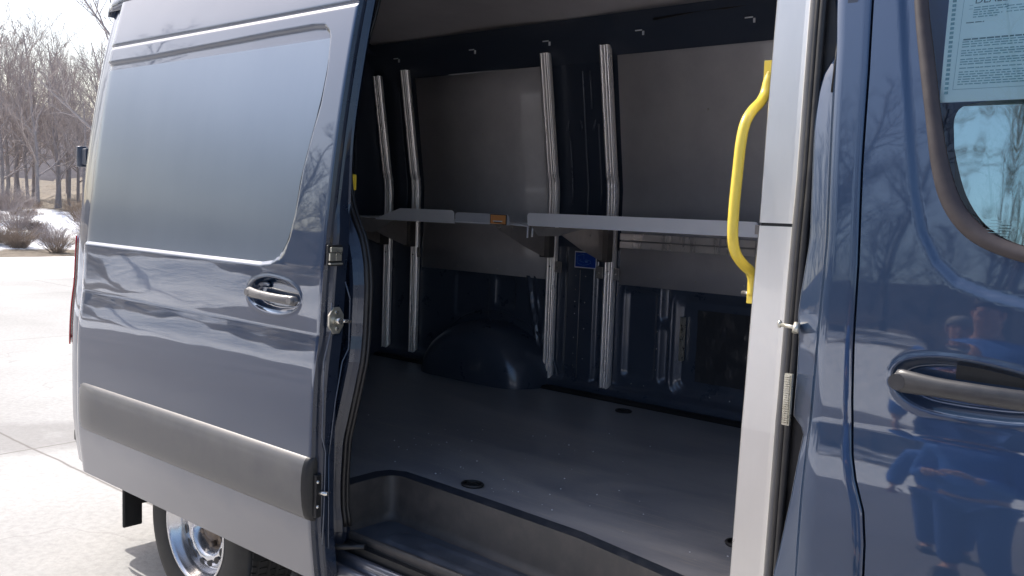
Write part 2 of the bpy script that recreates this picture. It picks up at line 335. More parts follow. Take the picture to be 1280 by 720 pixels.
# ------------------------------------------------------------------ trees
def tree_meshes(seed, H, spread, lean=0, nprim=13, trunk_r=.11, twig=.0075, clear=.22, depth=3, kids=5):
    rnd = random.Random(seed); T = MB(); C = MB()
    def branch(p, d, L, r, lvl):
        n = 5 if lvl == 0 else 4 if lvl == 1 else 3
        pts = [p]; dd = d.copy()
        for i in range(n):
            up = .18 if lvl < 3 else .1
            dd = (dd + Vector((rnd.uniform(-1,1), rnd.uniform(-1,1), rnd.uniform(-.5,1)))*(.16+.05*lvl) + Vector((0,0,up))*(.5 if lvl else 0)).normalized()
            pts.append(pts[-1]+dd*L/n)
        rs = [max(twig*.6, r*(1-.78*i/n)) for i in range(n+1)]
        (T if lvl == 0 else C).tube(pts, r, 7 if lvl == 0 else 4 if lvl == 1 else 3, cap=False, rs=rs)
        if lvl >= depth: return
        k = nprim if lvl == 0 else kids+rnd.randint(-1, 1)
        for j in range(k):
            t = (clear+(1-clear)*(j+rnd.random())/k) if lvl == 0 else rnd.uniform(.2, 1)
            t = min(t, .985); i = int(t*n); q = pts[i].lerp(pts[i+1], t*n-i)
            ax = (pts[i+1]-pts[i]).normalized()
            a = rnd.uniform(0, 2*math.pi)
            side = ax.orthogonal().normalized(); side.rotate(Matrix.Rotation(a, 3, ax))
            ang = rnd.uniform(.45, 1.0) if lvl == 0 else rnd.uniform(.35, .95)
            nd = (ax*math.cos(ang)+side*math.sin(ang)).normalized()
            ll = (L*spread*(1.15-.75*t) if lvl == 0 else L*rnd.uniform(.38, .62))
            branch(q, nd, ll, max(twig, rs[i]*(.5 if lvl == 0 else .55)), lvl+1)
    branch(Vector((0,0,-.2)), Vector((lean,0,1)).normalized(), H, trunk_r, 0)
    return T, C
def make_tree(name, seed, H, spread, tm, cm, **k):
    T, C = tree_meshes(seed, H, spread, **k)
    root = bpy.data.objects.new(name, None); COL.objects.link(root)
    T.build('trunk', tm, root); C.build('crown', cm, root)
    return root
def dup(root):
    r = root.copy(); COL.objects.link(r)
    for ch in root.children:
        c = ch.copy(); COL.objects.link(c); c.parent = r
    return r
protos = [
    make_tree('bare_tree', 11, 8.2, .42, BARK, TWIG, nprim=17, twig=.009, kids=6),
    make_tree('bare_tree', 12, 9.5, .34, BARK, TWIG, nprim=16, lean=.12, trunk_r=.12, twig=.009),
    make_tree('bare_tree', 13, 12.5, .26, BARK, TWIG, nprim=15, trunk_r=.13, clear=.35, twig=.009),
    make_tree('bare_tree', 14, 7.0, .46, BARK, TWIG, nprim=18, twig=.009, kids=6),
    make_tree('bare_tree', 15, 14.0, .22, BARKP, TWIG, nprim=15, trunk_r=.15, clear=.4, twig=.009),
]
used = set()
def put(k, x, y, s, rz, label, group, cat='tree'):
    r = protos[k] if k not in used else dup(protos[k]); used.add(k)
    r.location = (x, y, th(x, y) if pd(x, y) > 0 else 0); r.scale = (s, s, s*random.uniform(.92, 1.08)); r.rotation_euler = (0,0,rz)
    tag(r, label, cat, group)
    return r
GW = 'bare trees of the woodland around the lot'
LK = {0:'broad bare grey-brown tree with a dense twiggy crown in the woodland edge', 1:'bare grey-brown tree with a leaning trunk in the woodland edge', 2:'tall slim bare grey-barked tree in the woodland edge', 3:'low bare grey-brown tree with wide spreading twigs in the woodland edge', 4:'tall slim pale-barked bare tree in the woodland edge'}
# cluster seen to the left of the van
random.seed(21)
vis = [(0,-33.,11.4,.92), (3,-34.5,12.6,.95), (0,-36.5,13.6,.95), (3,-37.,11.8,1.0), (1,-38.5,12.9,.8), (0,-39.,15.4,.9), (3,-41.,13.7,1.15), (1,-42.,15.9,.8), (0,-44.,14.,1.0), (2,-43.5,17.,.62), (3,-35.,14.8,.95),(3,-46,18,1.1),(0,-47,16,1.0),(3,-32.5,12.7,.72),(0,-40.5,17.2,.9),(0,-35.5,11.2,.9),(3,-36.2,15.2,1.0),(0,-38,14.6,.85),(3,-39.5,12.2,1.2),(0,-42.5,15.0,1.0),(1,-36.8,12.6,.75)]
for i, (k, x, y, s) in enumerate(vis):
    put(k, x, y, s*.78, random.uniform(0, 6.3), LK[k], GW)
put(1, -26.5, 10.9, .98, 2.6, 'tall thin bare tree rising beside the rear corner of the van, taller than its neighbours', None)
put(2, -25.2, 11.7, .82, .8, 'slender bare tree with upright limbs, half hidden behind the rear corner of the van', None)
spots = []
def ok(x, y, dmin=2.2): return all((x-a)**2+(y-b)**2 > dmin*dmin for a, b in spots)
def scatter(n, fx, fy, kinds, dmin=2.0):
    c = 0; t = 0
    while c < n and t < 4000:
        t += 1; x = fx(); y = fy()
        if pd(x, y) < 11 or not ok(x, y, dmin): continue
        spots.append((x, y)); c += 1; k = random.choice(kinds)
        put(k, x, y, random.uniform(.8, 1.2), random.uniform(0, 6.3), LK[k], GW)
scatter(88, lambda: random.uniform(-52, 18), lambda: -random.triangular(23.5, 50, 25), [0,1,2,2,3,4,4], 1.6)
scatter(22, lambda: -random.uniform(30, 50), lambda: random.uniform(-22, 8), [0,1,2,3,4])
scatter(14, lambda: -random.uniform(30, 50), lambda: random.uniform(19, 40), [0,1,2,3])
scatter(16, lambda: random.uniform(-25, 25), lambda: random.uniform(29, 42), [0,1,2,4])
# brush
rnd = random.Random(5)
def shrub_mesh(seed, n=150):
    rn = random.Random(seed); b = MB()
    for i in range(n):
        a = rn.uniform(0, 6.3); r0 = rn.uniform(0, .25); p = Vector((r0*math.cos(a), r0*math.sin(a), -.05)); d = Vector((math.cos(a)*rn.uniform(.1,.9), math.sin(a)*rn.uniform(.1,.9), 1)).normalized()
        L = rn.uniform(.5, 1.3); pts = [p]
        for k in range(4):
            d = (d+Vector((rn.uniform(-1,1), rn.uniform(-1,1), rn.uniform(-.6,.4)))*.25).normalized(); pts.append(pts[-1]+d*L/4)
        b.tube(pts, .007, 3, cap=False, rs=[.009,.008,.007,.006,.004])
        for k in (2, 3):
            e = (d+Vector((rn.uniform(-1,1), rn.uniform(-1,1), rn.uniform(-.3,.6)))*.8).normalized()
            b.tube([pts[k], pts[k]+e*L*.3], .005, 3, cap=False)
    return b
sh = [shrub_mesh(3).build('dry_shrub', BRUSH), shrub_mesh(4).build('dry_shrub', TWIG)]
sp = [(-28.2,10.0,1.0,0),(-29.4,9.4,1.2,0),(-30.1,10.7,1.3,1),(-28.8,11.3,1.1,1),(-31.6,10.2,1.5,1),(-32.4,12.6,1.5,0),(-30.6,8.8,1.2,0),(-33.5,10.6,1.7,1),(-31.0,12.3,1.4,1)]
for i in range(18):
    xx = rnd.uniform(-25.5, -31); sp.append((xx/.86, (-1.8-xx*rnd.uniform(.345, .405)+.25)/.86, rnd.uniform(.45, .9), 0 if i % 4 else 1))
sp = [(x*.86, y*.86-.25, s*.9, k) for x, y, s, k in sp]
for i in range(26):
    sp.append((rnd.uniform(-45, 10), -rnd.uniform(22.5, 26), rnd.uniform(.9, 1.8), rnd.randint(0, 1)))
for i, (x, y, s, k) in enumerate(sp):
    o = sh[k] if i in (0, 2) else sh[k].copy()
    if i not in (0, 2): COL.objects.link(o)
    o.location = (x, y, th(x, y)); o.scale = (s*.6, s*.6, s*.5); o.rotation_euler = (0,0,rnd.uniform(0, 6))
    tag(o, ('tan dry leafless shrub on the snowy bank before the trees', 'grey leafless shrub of thin stems on the snowy bank before the trees')[k], 'shrub', ('tan dry shrubs on the bank', 'grey bare shrubs on the bank')[k])

# ------------------------------------------------------------------ the van
VAN = bpy.data.objects.new('cargo_van', None); VAN.location = (-1.4, 1.0, 0); COL.objects.link(VAN)
tag(VAN, 'dark blue high-roof cargo van with its side door slid open and steel shelves inside', 'van')
TAU = [(.40,-9),(.62,-5),(.66,-1),(.85,.3),(1.0,1.5),(1.08,4.0),(1.11,4.8),(1.16,7.3),(1.222,8.6),(1.236,2.6),(1.36,3.1),(1.45,4.7),(1.55,5.8),(1.75,7.2),(1.95,9.2),(2.1,10.6),(2.24,12),(2.3,14),(2.47,15)]
_Z = [.38+.002*i for i in range(1100)]; _Y = [0]
for z in _Z[1:]: _Y.append(_Y[-1]+.002*math.tan(R(interp(TAU, z))))
_o = _Y[int((.85-.38)/.002)]
_Y = np.array(_Y)-_o; _Z = np.array(_Z)
def BP(z): return float(np.interp(z, _Z, _Y))
DO = -.098       # how far the open sliding door stands out from the body
def zlist(z0, z1, extra=(), step=.03):
    s = set(round(v, 4) for v in np.arange(z0, z1, step)) | {z0, z1}
    for a, b, st in extra: s |= set(round(v, 4) for v in np.arange(a, b, st) if z0 <= v <= z1)
    s = sorted(s); o = [s[0]]
    for v in s[1:]:
        if v-o[-1] > .0015: o.append(v)
    return o

def RX(z): return interp([(.4,-4.29),(1.5,-4.29),(1.97,-4.255),(2.3,-4.225),(2.45,-4.20)], z)+4.31
# --- sliding door skin
recess = [(-4.2,2.185),(-3.572,2.184),(-3.102,2.192),(-2.704,2.198),(-2.484,2.199),(-2.42,2.194),(-2.388,2.17),(-2.376,2.13),(-2.366,2.036),(-2.372,1.936),(-2.393,1.85),(-2.42,1.725),(-2.434,1.60),(-2.455,1.51),(-2.495,1.451),(-2.545,1.427),(-2.609,1.419),(-3.122,1.420),(-3.556,1.421),(-4.2,1.424)]
cup = smooth_poly([(-2.672,1.335),(-2.64,1.368),(-2.585,1.386),(-2.52,1.389),(-2.44,1.381),(-2.385,1.356),(-2.367,1.322),(-2.395,1.29),(-2.45,1.273),(-2.52,1.268),(-2.60,1.276),(-2.655,1.299)], 2)
xs = zlist(-3.905, -2.275, ((-2.70,-2.34,.0035),(-3.9,-2.3,.02)))
zs = zlist(.455, 2.44, ((1.25,1.41,.0035),(1.40,1.44,.004),(2.16,2.22,.004),(1.0,1.27,.006),(.455,2.44,.02),(2.22,2.27,.004)))
X, Z = np.meshgrid(np.array(xs), np.array(zs), indexing='ij')
Y = np.interp(Z, _Z, _Y)+DO
Y += .014*nsstep(-sdpoly(X, Z, recess)/.016)
dc = sdpoly(X, Z, cup)
Y += .030*nsstep(-dc/.022)-.002*np.exp(-(dc/.006)**2)
Y += .006*np.exp(-((Z-2.246)/.006)**2)                # roof-line crease
Y += .012*np.clip((-3.86-X)/.045, 0, 1)**2+.0          # rear edge rolls in
Y += .0007*np.sin(X*3.1+1)*np.sin(Z*5.0)               # panel unevenness
m = MB()
P = []
for i in range(len(xs)):
    P.append([(X[i,j], Y[i,j], Z[i,j]) for j in range(len(zs))])
# rolled edges (hem) front and rear
def col_at(i, dx, dy): return [(X[i,j]+dx, Y[i,j]+dy, Z[i,j]) for j in range(len(zs))]
P = [col_at(0,-.004,.05), col_at(0,-.005,.02), col_at(0,-.003,.006)] + P + [col_at(-1,.003,.002), col_at(-1,.005,.006), col_at(-1,.004,.014)]
m.grid(P)
# bottom and top hems
bt = [[(p[k][0], p[k][1], p[k][2]) for k in (0,)] + [(p[0][0], p[0][1]+.012, p[0][2]-.004), (p[0][0], p[0][1]+.03, p[0][2]+.002)] for p in P]
m.grid(bt[::-1])
tp = [[p[-1], (p[-1][0], p[-1][1]+.02, p[-1][2]+.004), (p[-1][0], p[-1][1]+.04, p[-1][2])] for p in P]
m.grid(tp)
DOOR = m.build('sliding_door', PAINT, VAN)
DOOR['label'] = 'open sliding door standing out behind the doorway'
def onskin(x, z, off=0, o=DO):
    y = BP(z)+o+off+.0007*math.sin(x*3.1+1)*math.sin(z*5.0)*(1 if o < 0 else 0)
    return (x, y, z)
# frosted film in the recess
xl = [(1.428,-3.895),(2.152,-3.895)]
xr = [(1.421,-2.63),(1.428,-2.565),(1.442,-2.53),(1.47,-2.502),(1.503,-2.48),(1.55,-2.462),(1.60,-2.452),(1.70,-2.444),(1.76,-2.432),(1.889,-2.404),(1.96,-2.392),(2.04,-2.386),(2.12,-2.389),(2.148,-2.396)]
m = MB(); P = []
for z in zlist(1.4245, 2.148, (), .02):
    a, b = -3.898, interp(xr, z)
    P.append([onskin(x, z, .0118+.010*max(0, (-3.86-x)/.045)**2) for x in lin(a, b, 60)])
m.grid(P[::-1]); m.build('window_blank', FILM, DOOR)
# moulding
mp = [(.652,.002),(.656,-.006),(.67,-.013),(.70,-.0195),(.75,-.0235),(.79,-.023),(.82,-.0185),(.838,-.012),(.848,-.005),(.852,.002)]
m = MB(); P = []
for x in zlist(-3.9, -2.288, (), .1):
    t = max(0, (-3.86-x)/.04)
    P.append([(x, BP(z)+DO+y*(1-t)+.012*t, z) for z, y in mp])
m.grid(P); m.build('side_moulding', MOLD, DOOR)
m = MB(); P = []
for x, k in ((-2.2875,1),(-2.276,.85),(-2.267,.5),(-2.262,-.1),(-2.262,-.6)):
    P.append([(x, BP(z)+DO+(y*k if y < 0 else y)+(0 if k > 0 else .012), z) for z, y in mp])
m.grid(P); m.build('moulding_end_cap', BLACK, DOOR)
# door inner shell (leading edge with its pressings)
m = MB(); zz = zlist(.46, 2.43, (), .03)
sealtab = [(.455,-.03),(.596,-.012),(.66,-.024),(.732,-.027),(.882,-.020),(1.028,.014),(1.15,.042),(1.225,.048),(1.374,.052),(1.448,.046),(1.522,.029),(1.576,0.),(1.62,-.018),(1.666,-.030),(1.725,-.037),(1.808,-.039),(1.95,-.028),(2.094,-.001),(2.242,.047),(2.44,.10)]
def seal_y(z): return interp(sealtab, z)
def sy(z): return BP(z)+.042
def sx(z): return -2.2-(sy(z)-seal_y(z))/((1.8+seal_y(z))/2.2)
def dd(z): return .028*sstep((z-1.5)/.4)
def xe(z): return -.013*sstep((z-1.53)/.1)
cols = [(-2.268,-.0), (-2.264,.012), (-2.262,.020), (-2.249,.024), (-2.246,.032)]
P = [[(x+(xe(z) if x > -2.255 else 0), BP(z)+DO+y, z) for z in zz] for x, y in cols] + [[(-2.243+xe(z), BP(z)+DO+.068-dd(z), z) for z in zz], [(-2.252, BP(z)+DO+.074-dd(z), z) for z in zz], [(-2.32, BP(z)+DO+.076-dd(z), z) for z in zz]]
m.grid(P, smooth=False)
m.grid([[(x, BP(z)+DO+y, z) for z in zz] for x, y in ((-3.9,.05),(-2.262,.06))])
EDGEM = mat('dark_door_edge_paint', (.012,.020,.040), .3, .2, .7, .10, 1.5, noise=(12, (.018,.027,.048), (1,1,1), .08, .35, .7))
m.build('door_edge_frame', EDGEM, DOOR)
# embossed outlines on the edge
m = MB()
pa = [(-2.24,-.002,1.392),(-2.24,.018,1.339),(-2.24,.016,1.184),(-2.24,-.008,1.144),(-2.24,-.032,1.023),(-2.24,-.052,.86)]
pb = [(-2.24,-.052,1.330),(-2.24,-.054,1.242),(-2.24,-.078,1.152),(-2.24,-.078,1.023),(-2.24,-.080,.92),(-2.24,-.066,.87),(-2.24,-.068,.70),(-2.24,-.072,.58)]
m.tube(pa, .0022, 6); m.tube(pb, .0026, 6)
m.tube([(-2.241,-.052,.86),(-2.241,-.050,.70),(-2.241,-.048,.56)], .0022, 6)
m.build('pressed_bead', PAINTIN, DOOR)
# octagonal lock plate with pin
m = MB(); oc = [(-.052+.0,1.275+.0)]
ring = [( -.036+.030*math.cos(R(22.5+45*k)), 1.275+.044*math.sin(R(22.5+45*k))) for k in range(8)]
m.add([(-2.243,y,z) for y, z in ring]+[(-2.236,y,z) for y, z in ring], [tuple(range(8,16))]+[(k,(k+1) % 8,8+(k+1) % 8,8+k) for k in range(8)])
m.build('lock_plate', LATCH, DOOR, bevel=.001)
m = MB(); m.tube([(-2.236,-.036,1.275),(-2.214,-.036,1.275)], .010, 10); m.tube([(-2.220,-.034,1.275),(-2.220,.006,1.272)], .006, 10)
m.tube([(-2.237,-.036,1.300),(-2.232,-.036,1.300)], .006, 8); m.tube([(-2.237,-.034,1.250),(-2.232,-.034,1.250)], .006, 8)
m.build('lock_pin', BOLT, DOOR)
# rectangular latch
m = MB(); m.box(-2.240,-2.232,-.076,-.020,1.442,1.506); m.build('latch_recess', BLACK, DOOR, bevel=.003)
m = MB(); m.box(-2.2325,-2.224,-.070,-.026,1.484,1.499); m.box(-2.2325,-2.226,-.073,-.050,1.458,1.482); m.box(-2.2325,-2.228,-.048,-.026,1.458,1.482); m.box(-2.233,-2.222,-.074,-.026,1.447,1.452)
m.build('latch', LATCH, DOOR, bevel=.0015)
# lower roller hardware
m = MB(); m.tube([(-2.255,-.080,.742),(-2.225,-.066,.742)], .007, 8); m.ball((-2.25,-.086,.778), .006); m.ball((-2.25,-.086,.70), .006)
m.build('buffer_bolt', BOLT, DOOR)
m = MB(); m.box(-2.262,-2.248,-.094,-.072,.665,.80); m.build('buffer_bracket', BLACK, DOOR, bevel=.003)
# weather seal round the door edge
m = MB(); zz = zlist(.60, 2.43, (), .03)
m.tube([(sx(z), sy(z), z) for z in zz], .0085, 10); m.tube([(sx(z)+.005, sy(z)+.012, z) for z in zz], .0065, 8)
m.build('weather_seal', RUBBER, VAN)
# handle
def handle(x0, x1, zc, yb, parent, mt, h=.0165, flare=1, mt2=None):
    m = MB(); P = []
    n = 26
    for i in range(n+1):
        t = i/n; x = x0+(x1-x0)*t
        end = min(1, math.sqrt(max(0, 1-(1-min(t/.07, 1))**2)))*min(1, math.sqrt(max(0, 1-(1-min((1-t)/.04, 1))**2)))
        hh = h*(1.08-.22*sstep(t/.35)+.10*sstep((t-.7)/.3))*max(end, .05); dd = .011*max(end, .1)
        y = yb-.026*math.sin(math.pi*min(1, max(0, t*.9+.08)))**.6
        zz_ = zc-.010*t*flare
        P.append([(x, y+dd*math.sin(a)*1.0, zz_+hh*math.cos(a)) for a in [2*math.pi*k/16 for k in range(17)]])
    m.grid(P); o = m.build('handle', mt, parent)
    return o
hs = handle(-2.654, -2.384, 1.331, BP(1.33)+DO+.004, DOOR, HANDLEL)
for xx, zz_ in ((-2.635,1.33),(-2.402,1.323)):
    m = MB(); m.tube([(xx,-.070,zz_),(xx,-.095,zz_)], .012, 10); m.build('handle_mount', HANDLEL, hs)
m = MB(); m.box(-2.66,-2.575,BP(1.35)+DO+.018,BP(1.35)+DO+.03,1.348,1.366); m.build('lock_cover', PAINT, hs, bevel=.006)

# --- fixed side of the body (behind the open door) with the wheel arch
WX, WZ, WR = -3.172, .355, .36
BODY = None
m = MB(); P = []
def arch_z(x, r=.43):
    d = r*r-(x-WX)**2
    return .42 if d <= 0 else max(.42, WZ+math.sqrt(d))
for x in zlist(-4.20, -2.40, ((WX-.45, WX+.45, .02),), .08):
    z0 = arch_z(x); t = max(0, (-4.12-x)/.1)
    P.append([(x, BP(z)+.03*t*t+.002, z) for z in lin(z0, 2.45, 40)])
m.grid(P)
# rounded rear corner
P = []
for k in range(9):
    a = R(90*k/8); P.append([(-4.22+RX(z)-.09*math.sin(a), BP(z)+.03+.002+.10*(1-math.cos(a)), z) for z in lin(.44, 2.45, 30)])
m.grid(P[::-1])
m.build('rear_side_panel', PAINT, VAN)
m = MB()
for sgn in (0, 1):
    P = []
    for k in range(25):
        a = math.pi*k/24; P.append([(WX+.43*math.cos(a), y, WZ+.43*math.sin(a)) for y in (.015, .45)])
m.grid(P); m.build('wheel_housing', BLACK, VAN)
# tail light
m = MB(); P = []
for k in range(10):
    a = R(15+75*k/9); P.append([(-4.222+RX(z)-.10*math.sin(a), BP(z)+.022+.10*(1-math.cos(a)), z) for z in lin(.95, 1.44, 14)])
m.grid(P[::-1]); m.build('tail_light', RED, VAN, solid=-.006)
# door hinges at the back corner
def hinge(z, s=1, xh=-4.335):
    m = MB(); m.tube([(xh,.13,z-.045*s),(xh,.13,z+.045*s)], .021*s, 12)
    m.box(xh,-4.27,.12,.15,z-.035*s,z+.035*s); o = m.build('rear_door_hinge', NAVYDARK, VAN, bevel=.004); return o
hinge(1.80, 1.05); hinge(.86, .95, -4.39)
# far side, rear doors, roof
m = MB()
m.grid([[(x, 2.03-BP(z), z) for z in lin(.42, 2.45, 40)] for x in (-4.22, .5)][::-1])
m.build('far_side_panel', PAINT, VAN)
m = MB()
m.grid([[(-4.31+RX(z), BP(z)+.132 if k == 0 else 1.014, z) for z in (.46, 1.0, 1.5, 1.97, 2.3, 2.45)] for k in (0, 1)]); m.grid([[(-4.31+RX(z), y, z) for z in (.46, 1.0, 1.5, 1.97, 2.3, 2.45)] for y in (1.018, 1.9)])
m.grid([[(-4.31+RX(z)+.09*(1-math.cos(R(a))), 1.9+.11*math.sin(R(a)), z) for z in lin(.44, 2.45, 6)] for a in range(0, 91, 15)])
m.build('rear_door', PAINT, VAN, solid=.0)
m = MB(); P = []
for x, dz in ((-4.20,-.14),(-4.16,-.04),(-4.1,0),(-2.0,.0),(-.3,0),(.15,-.06),(.42,-.3)):
    row = []
    for k in range(33):
        t = k/32; y0 = BP(2.45)+.0; y1 = 2.03-y0
        a = math.pi*t; yy = (y0+y1)/2-(y1-y0)/2*math.copysign(abs(math.cos(a))**.55, math.cos(a)); zz_ = 2.45+(.27+dz)*abs(math.sin(a))**.8
        row.append((x, yy, zz_))
    P.append(row)
P.insert(0, [(-4.205, p[1], 2.43) for p in P[0]])
m.grid(P[::-1]); m.build('roof', PAINT, VAN, solid=.01)
m = MB(); m.box(-2.26,-.70,BP(2.45)+.004,BP(2.45)+.06,2.425,2.47); m.build('door_header', PAINT, VAN, bevel=.006)
# rear bumper
m = MB(); m.box(-4.42,-4.25,.12,1.9,.42,.62); m.build('rear_bumper', BLACK, VAN, bevel=.03)
# mud flap
m = MB(); m.box(-3.645,-3.630,-.022,.062,.255,.56); m.build('mud_flap', BLACK, VAN, bevel=.02)
# floor pan under the van
m = MB(); m.box(-4.25,.4,.05,1.98,.50,.545); m.build('underbody', BLACK, VAN)

# --- wheels
def wheel(x, y0, flip=1, parent=VAN):
    root = MB(); W = .235
    def lathe(prof, n=72):
        return [[(x+r*math.sin(2*math.pi*k/n), y0+flip*yy, WZ+r*math.cos(2*math.pi*k/n)) for r, yy in prof] for k in range(n+1)]
    side = [(.204,.012),(.214,.004),(.24,-.002),(.28,-.006),(.305,-.003),(.325,.006),(.340,.018),(.349,.030)]
    tread = []
    y = .030
    grooves = [(.052,.060),(.098,.108),(.138,.148),(.186,.194)]
    tr = [(.349,.030)]
    for a, b in grooves: tr += [(.356,a-.001),(.346,a),(.346,b),(.356,b+.001)]
    tr += [(.349,.216)]
    back = [(.340,.228),(.30,.245),(.24,.24),(.21,.22)]
    root.grid(lathe(side+tr+back))
    # tread lugs: slanted sipes as small raised blocks
    for k in range(84):
        for (ya, yb_, off) in ((.031,.050,0),(.062,.096,.5),(.110,.136,.2),(.150,.184,.7),(.196,.215,.3)):
            a0 = 2*math.pi*(k+off)/84; a1 = a0+2*math.pi/84*.72
            vs = []
            for rr in (.3545,.3595):
                for aa, yy in ((a0,ya),(a1,ya),(a1+.012,yb_),(a0+.012,yb_)):
                    vs.append((x+rr*math.sin(aa), y0+flip*yy, WZ+rr*math.cos(aa)))
            root.hexa(vs)
    t = root.build('wheel', TYRE, parent)
    r = MB()
    prof = [(.224,.014),(.226,.004),(.222,.0),(.216,.002),(.209,.012),(.204,.026),(.196,.034),(.190,.050),(.184,.074),(.176,.080),(.160,.060),(.145,.050),(.130,.050),(.112,.062),(.103,.085),(.095,.098),(.055,.100),(.0,.100)]
    prof = [(a*.925, b_) for a, b_ in prof]
    r.grid(lathe(prof), 0)
    for k in range(16):
        a = 2*math.pi*k/16+.1
        c = Vector((x+.139*math.sin(a), y0+flip*.0498, WZ+.139*math.cos(a))); tg = Vector((math.cos(a),0,-math.sin(a))); rd = Vector((math.sin(a),0,math.cos(a)))
        ringv = [c+rd*(.0125*math.cos(q))+tg*(.019*math.sin(q))+Vector((0,flip*(.10*(.0125*math.cos(q))),0)) for q in [2*math.pi*j/16 for j in range(16)]]
        ringv = [v+Vector((0,-flip*.0035,0)) for v in ringv]
        r.add(ringv, [tuple(range(16))], 1)
    r.build('rim', [RIM, BLACK], t)
    h = MB()
    P = lathe([(.094,.088),(.092,.086),(.085,.096),(.060,.096),(.052,.070),(.035,.066),(.0,.066)], 40); h.grid(P)
    for k in range(6):
        a = 2*math.pi*k/6; h.tube([(x+.075*math.sin(a), y0+flip*.096, WZ+.075*math.cos(a)), (x+.075*math.sin(a), y0+flip*.074, WZ+.075*math.cos(a))], .011, 6)
    h.build('hub', HUB, t)
    return t
wheel(WX, .03); wheel(WX, 2.0, -1)
wheel(.95, .03); wheel(.95, 2.0, -1)
m = MB(); m.tube([(WX,.2,WZ),(WX,1.8,WZ)], .05, 10); m.build('axle', BLACK, VAN)

# --- sill and threshold (runs along the doorway)
def sweepx(prof, x0, x1, mt, name, n=12, parent=VAN, smooth=True, **k):
    m = MB(); m.grid([[(x, y, z) for y, z in prof] for x in lin(x0, x1, n)], smooth=smooth); return m.build(name, mt, parent, **k)
sweepx([(.045,.38),(.02,.40),(-.002,.43),(-.008,.46),(-.006,.482),(.0,.494),(.008,.497),(.014,.490),(.018,.484),(.026,.486),(.030,.50),(.032,.516),(.038,.523),(.044,.521),(.048,.515)], -2.36, -.70, PAINT, 'sill')
sweepx([(.047,.518),(.050,.505),(.062,.505),(.066,.53),(.072,.552)], -2.32, -.80, BLACK, 'door_track')
sweepx([(.071,.550),(.070,.566),(.073,.5745),(.079,.576),(.084,.5735)], -2.29, -.82, STEP, 'threshold_trim')
m = MB(); m.tube([(-2.34,-.045,.548),(-2.30,-.02,.545),(-2.26,.01,.545),(-2.22,.035,.550),(-2.18,.05,.556)], .010, 8); m.build('lower_seal', RUBBER, VAN)
# rear jamb below the seal
m = MB(); zz = zlist(.50, 2.43, (), .04)
m.grid([[(sx(z)+a, BP(z)+b_, z) for z in zz] for a, b_ in ((-.20,.003),(-.035,.004),(-.026,.008),(-.018,.020),(-.006,.034),(.004,.042),(-.004,.062),(-.08,.066),(-.30,.068))], smooth=False)
m.build('rear_door_jamb', EDGEM, VAN)

# --- step well
path = [(-2.300,.072),(-2.301,.205)]
for k in range(7):
    a = R(180-90*k/6); path.append((-2.258+.043*math.cos(a), .222+.043*math.sin(a)))
path += [(-1.9,.253),(-1.49,.232),(-1.195,.180),(-.90,.125)]
m = MB()
P = []
for (x, y) in path:
    fx = .010 if x < -2.29 else 0
    P.append([(x, y, .724), (x+fx*.4, y-.002, .718), (x+fx*.6, y-.004, .60), (x+.006, y-.010, .580), (x+.016, y-.022, .5725)])
m.grid(P[::-1]); m.build('step_riser', STEP, VAN)
xs = zlist(-2.30, -.85, (), .01)
m = MB(); P = []
oval = rrect(-2.17, -1.2, .095, .205, .05)
X, Yg = np.meshgrid(np.array(xs), np.array(lin(0, 1, 26)), indexing='ij')
ph = [(-2.3,.205),(-2.285,.24),(-2.258,.262),(-1.9,.252),(-1.49,.23),(-1.195,.178),(-.85,.12)]
Yv = .082+(np.array([interp(ph, x) for x in xs])[:, None]-.012-.082)*Yg
Zv = .5722+.006*nsstep(-sdpoly(X, Yv, oval)/.008)-.004*nsstep(-sdpoly(X, Yv, rrect(-2.02,-1.5,.12,.18,.028))/.006)
m.grid([[(X[i,j], Yv[i,j], Zv[i,j]) for j in range(26)] for i in range(len(xs))])
m.build('step_tread', mat('step_tread_plastic', (.035,.045,.062), .4, 0, .2, .2, noise=(9, (.085,.095,.115), (1,1,1), .12, .35, .7)), VAN)
# --- load floor
FLOORM = bpy.data.materials.new('worn_load_floor'); FLOORM.use_nodes = True
nt = FLOORM.node_tree; N = nt.nodes; L = nt.links; b = N['Principled BSDF']; geo = N.new('ShaderNodeNewGeometry')
n1 = N.new('ShaderNodeTexNoise'); n1.inputs['Scale'].default_value = 2.2; n1.inputs['Detail'].default_value = 9; n1.inputs['Roughness'].default_value = .62; n1.inputs['Distortion'].default_value = .6
mpg = N.new('ShaderNodeMapping'); mpg.inputs['Scale'].default_value = (.6,1.8,1); mpg.inputs['Rotation'].default_value = (0,0,.3)
L.new(geo.outputs['Position'], mpg.inputs[0]); L.new(mpg.outputs[0], n1.inputs['Vector'])
r = N.new('ShaderNodeValToRGB'); r.color_ramp.elements[0].position = .32; r.color_ramp.elements[1].position = .72; r.color_ramp.elements[0].color = (.17,.18,.205,1); r.color_ramp.elements[1].color = (.36,.35,.35,1)
L.new(n1.outputs[0], r.inputs[0])
n2 = N.new('ShaderNodeTexNoise'); n2.inputs['Scale'].default_value = 55; n2.inputs['Detail'].default_value = 4; L.new(geo.outputs['Position'], n2.inputs['Vector'])
r2 = N.new('ShaderNodeValToRGB'); r2.color_ramp.elements[0].position = .735; r2.color_ramp.elements[1].position = .76; r2.color_ramp.elements[0].color = (0,0,0,1); r2.color_ramp.elements[1].color = (1,1,1,1)
L.new(n2.outputs[0], r2.inputs[0])
mps = N.new('ShaderNodeMapping'); mps.inputs['Scale'].default_value = (1.2,26,1); mps.inputs['Rotation'].default_value = (0,0,-.16); L.new(geo.outputs['Position'], mps.inputs[0])
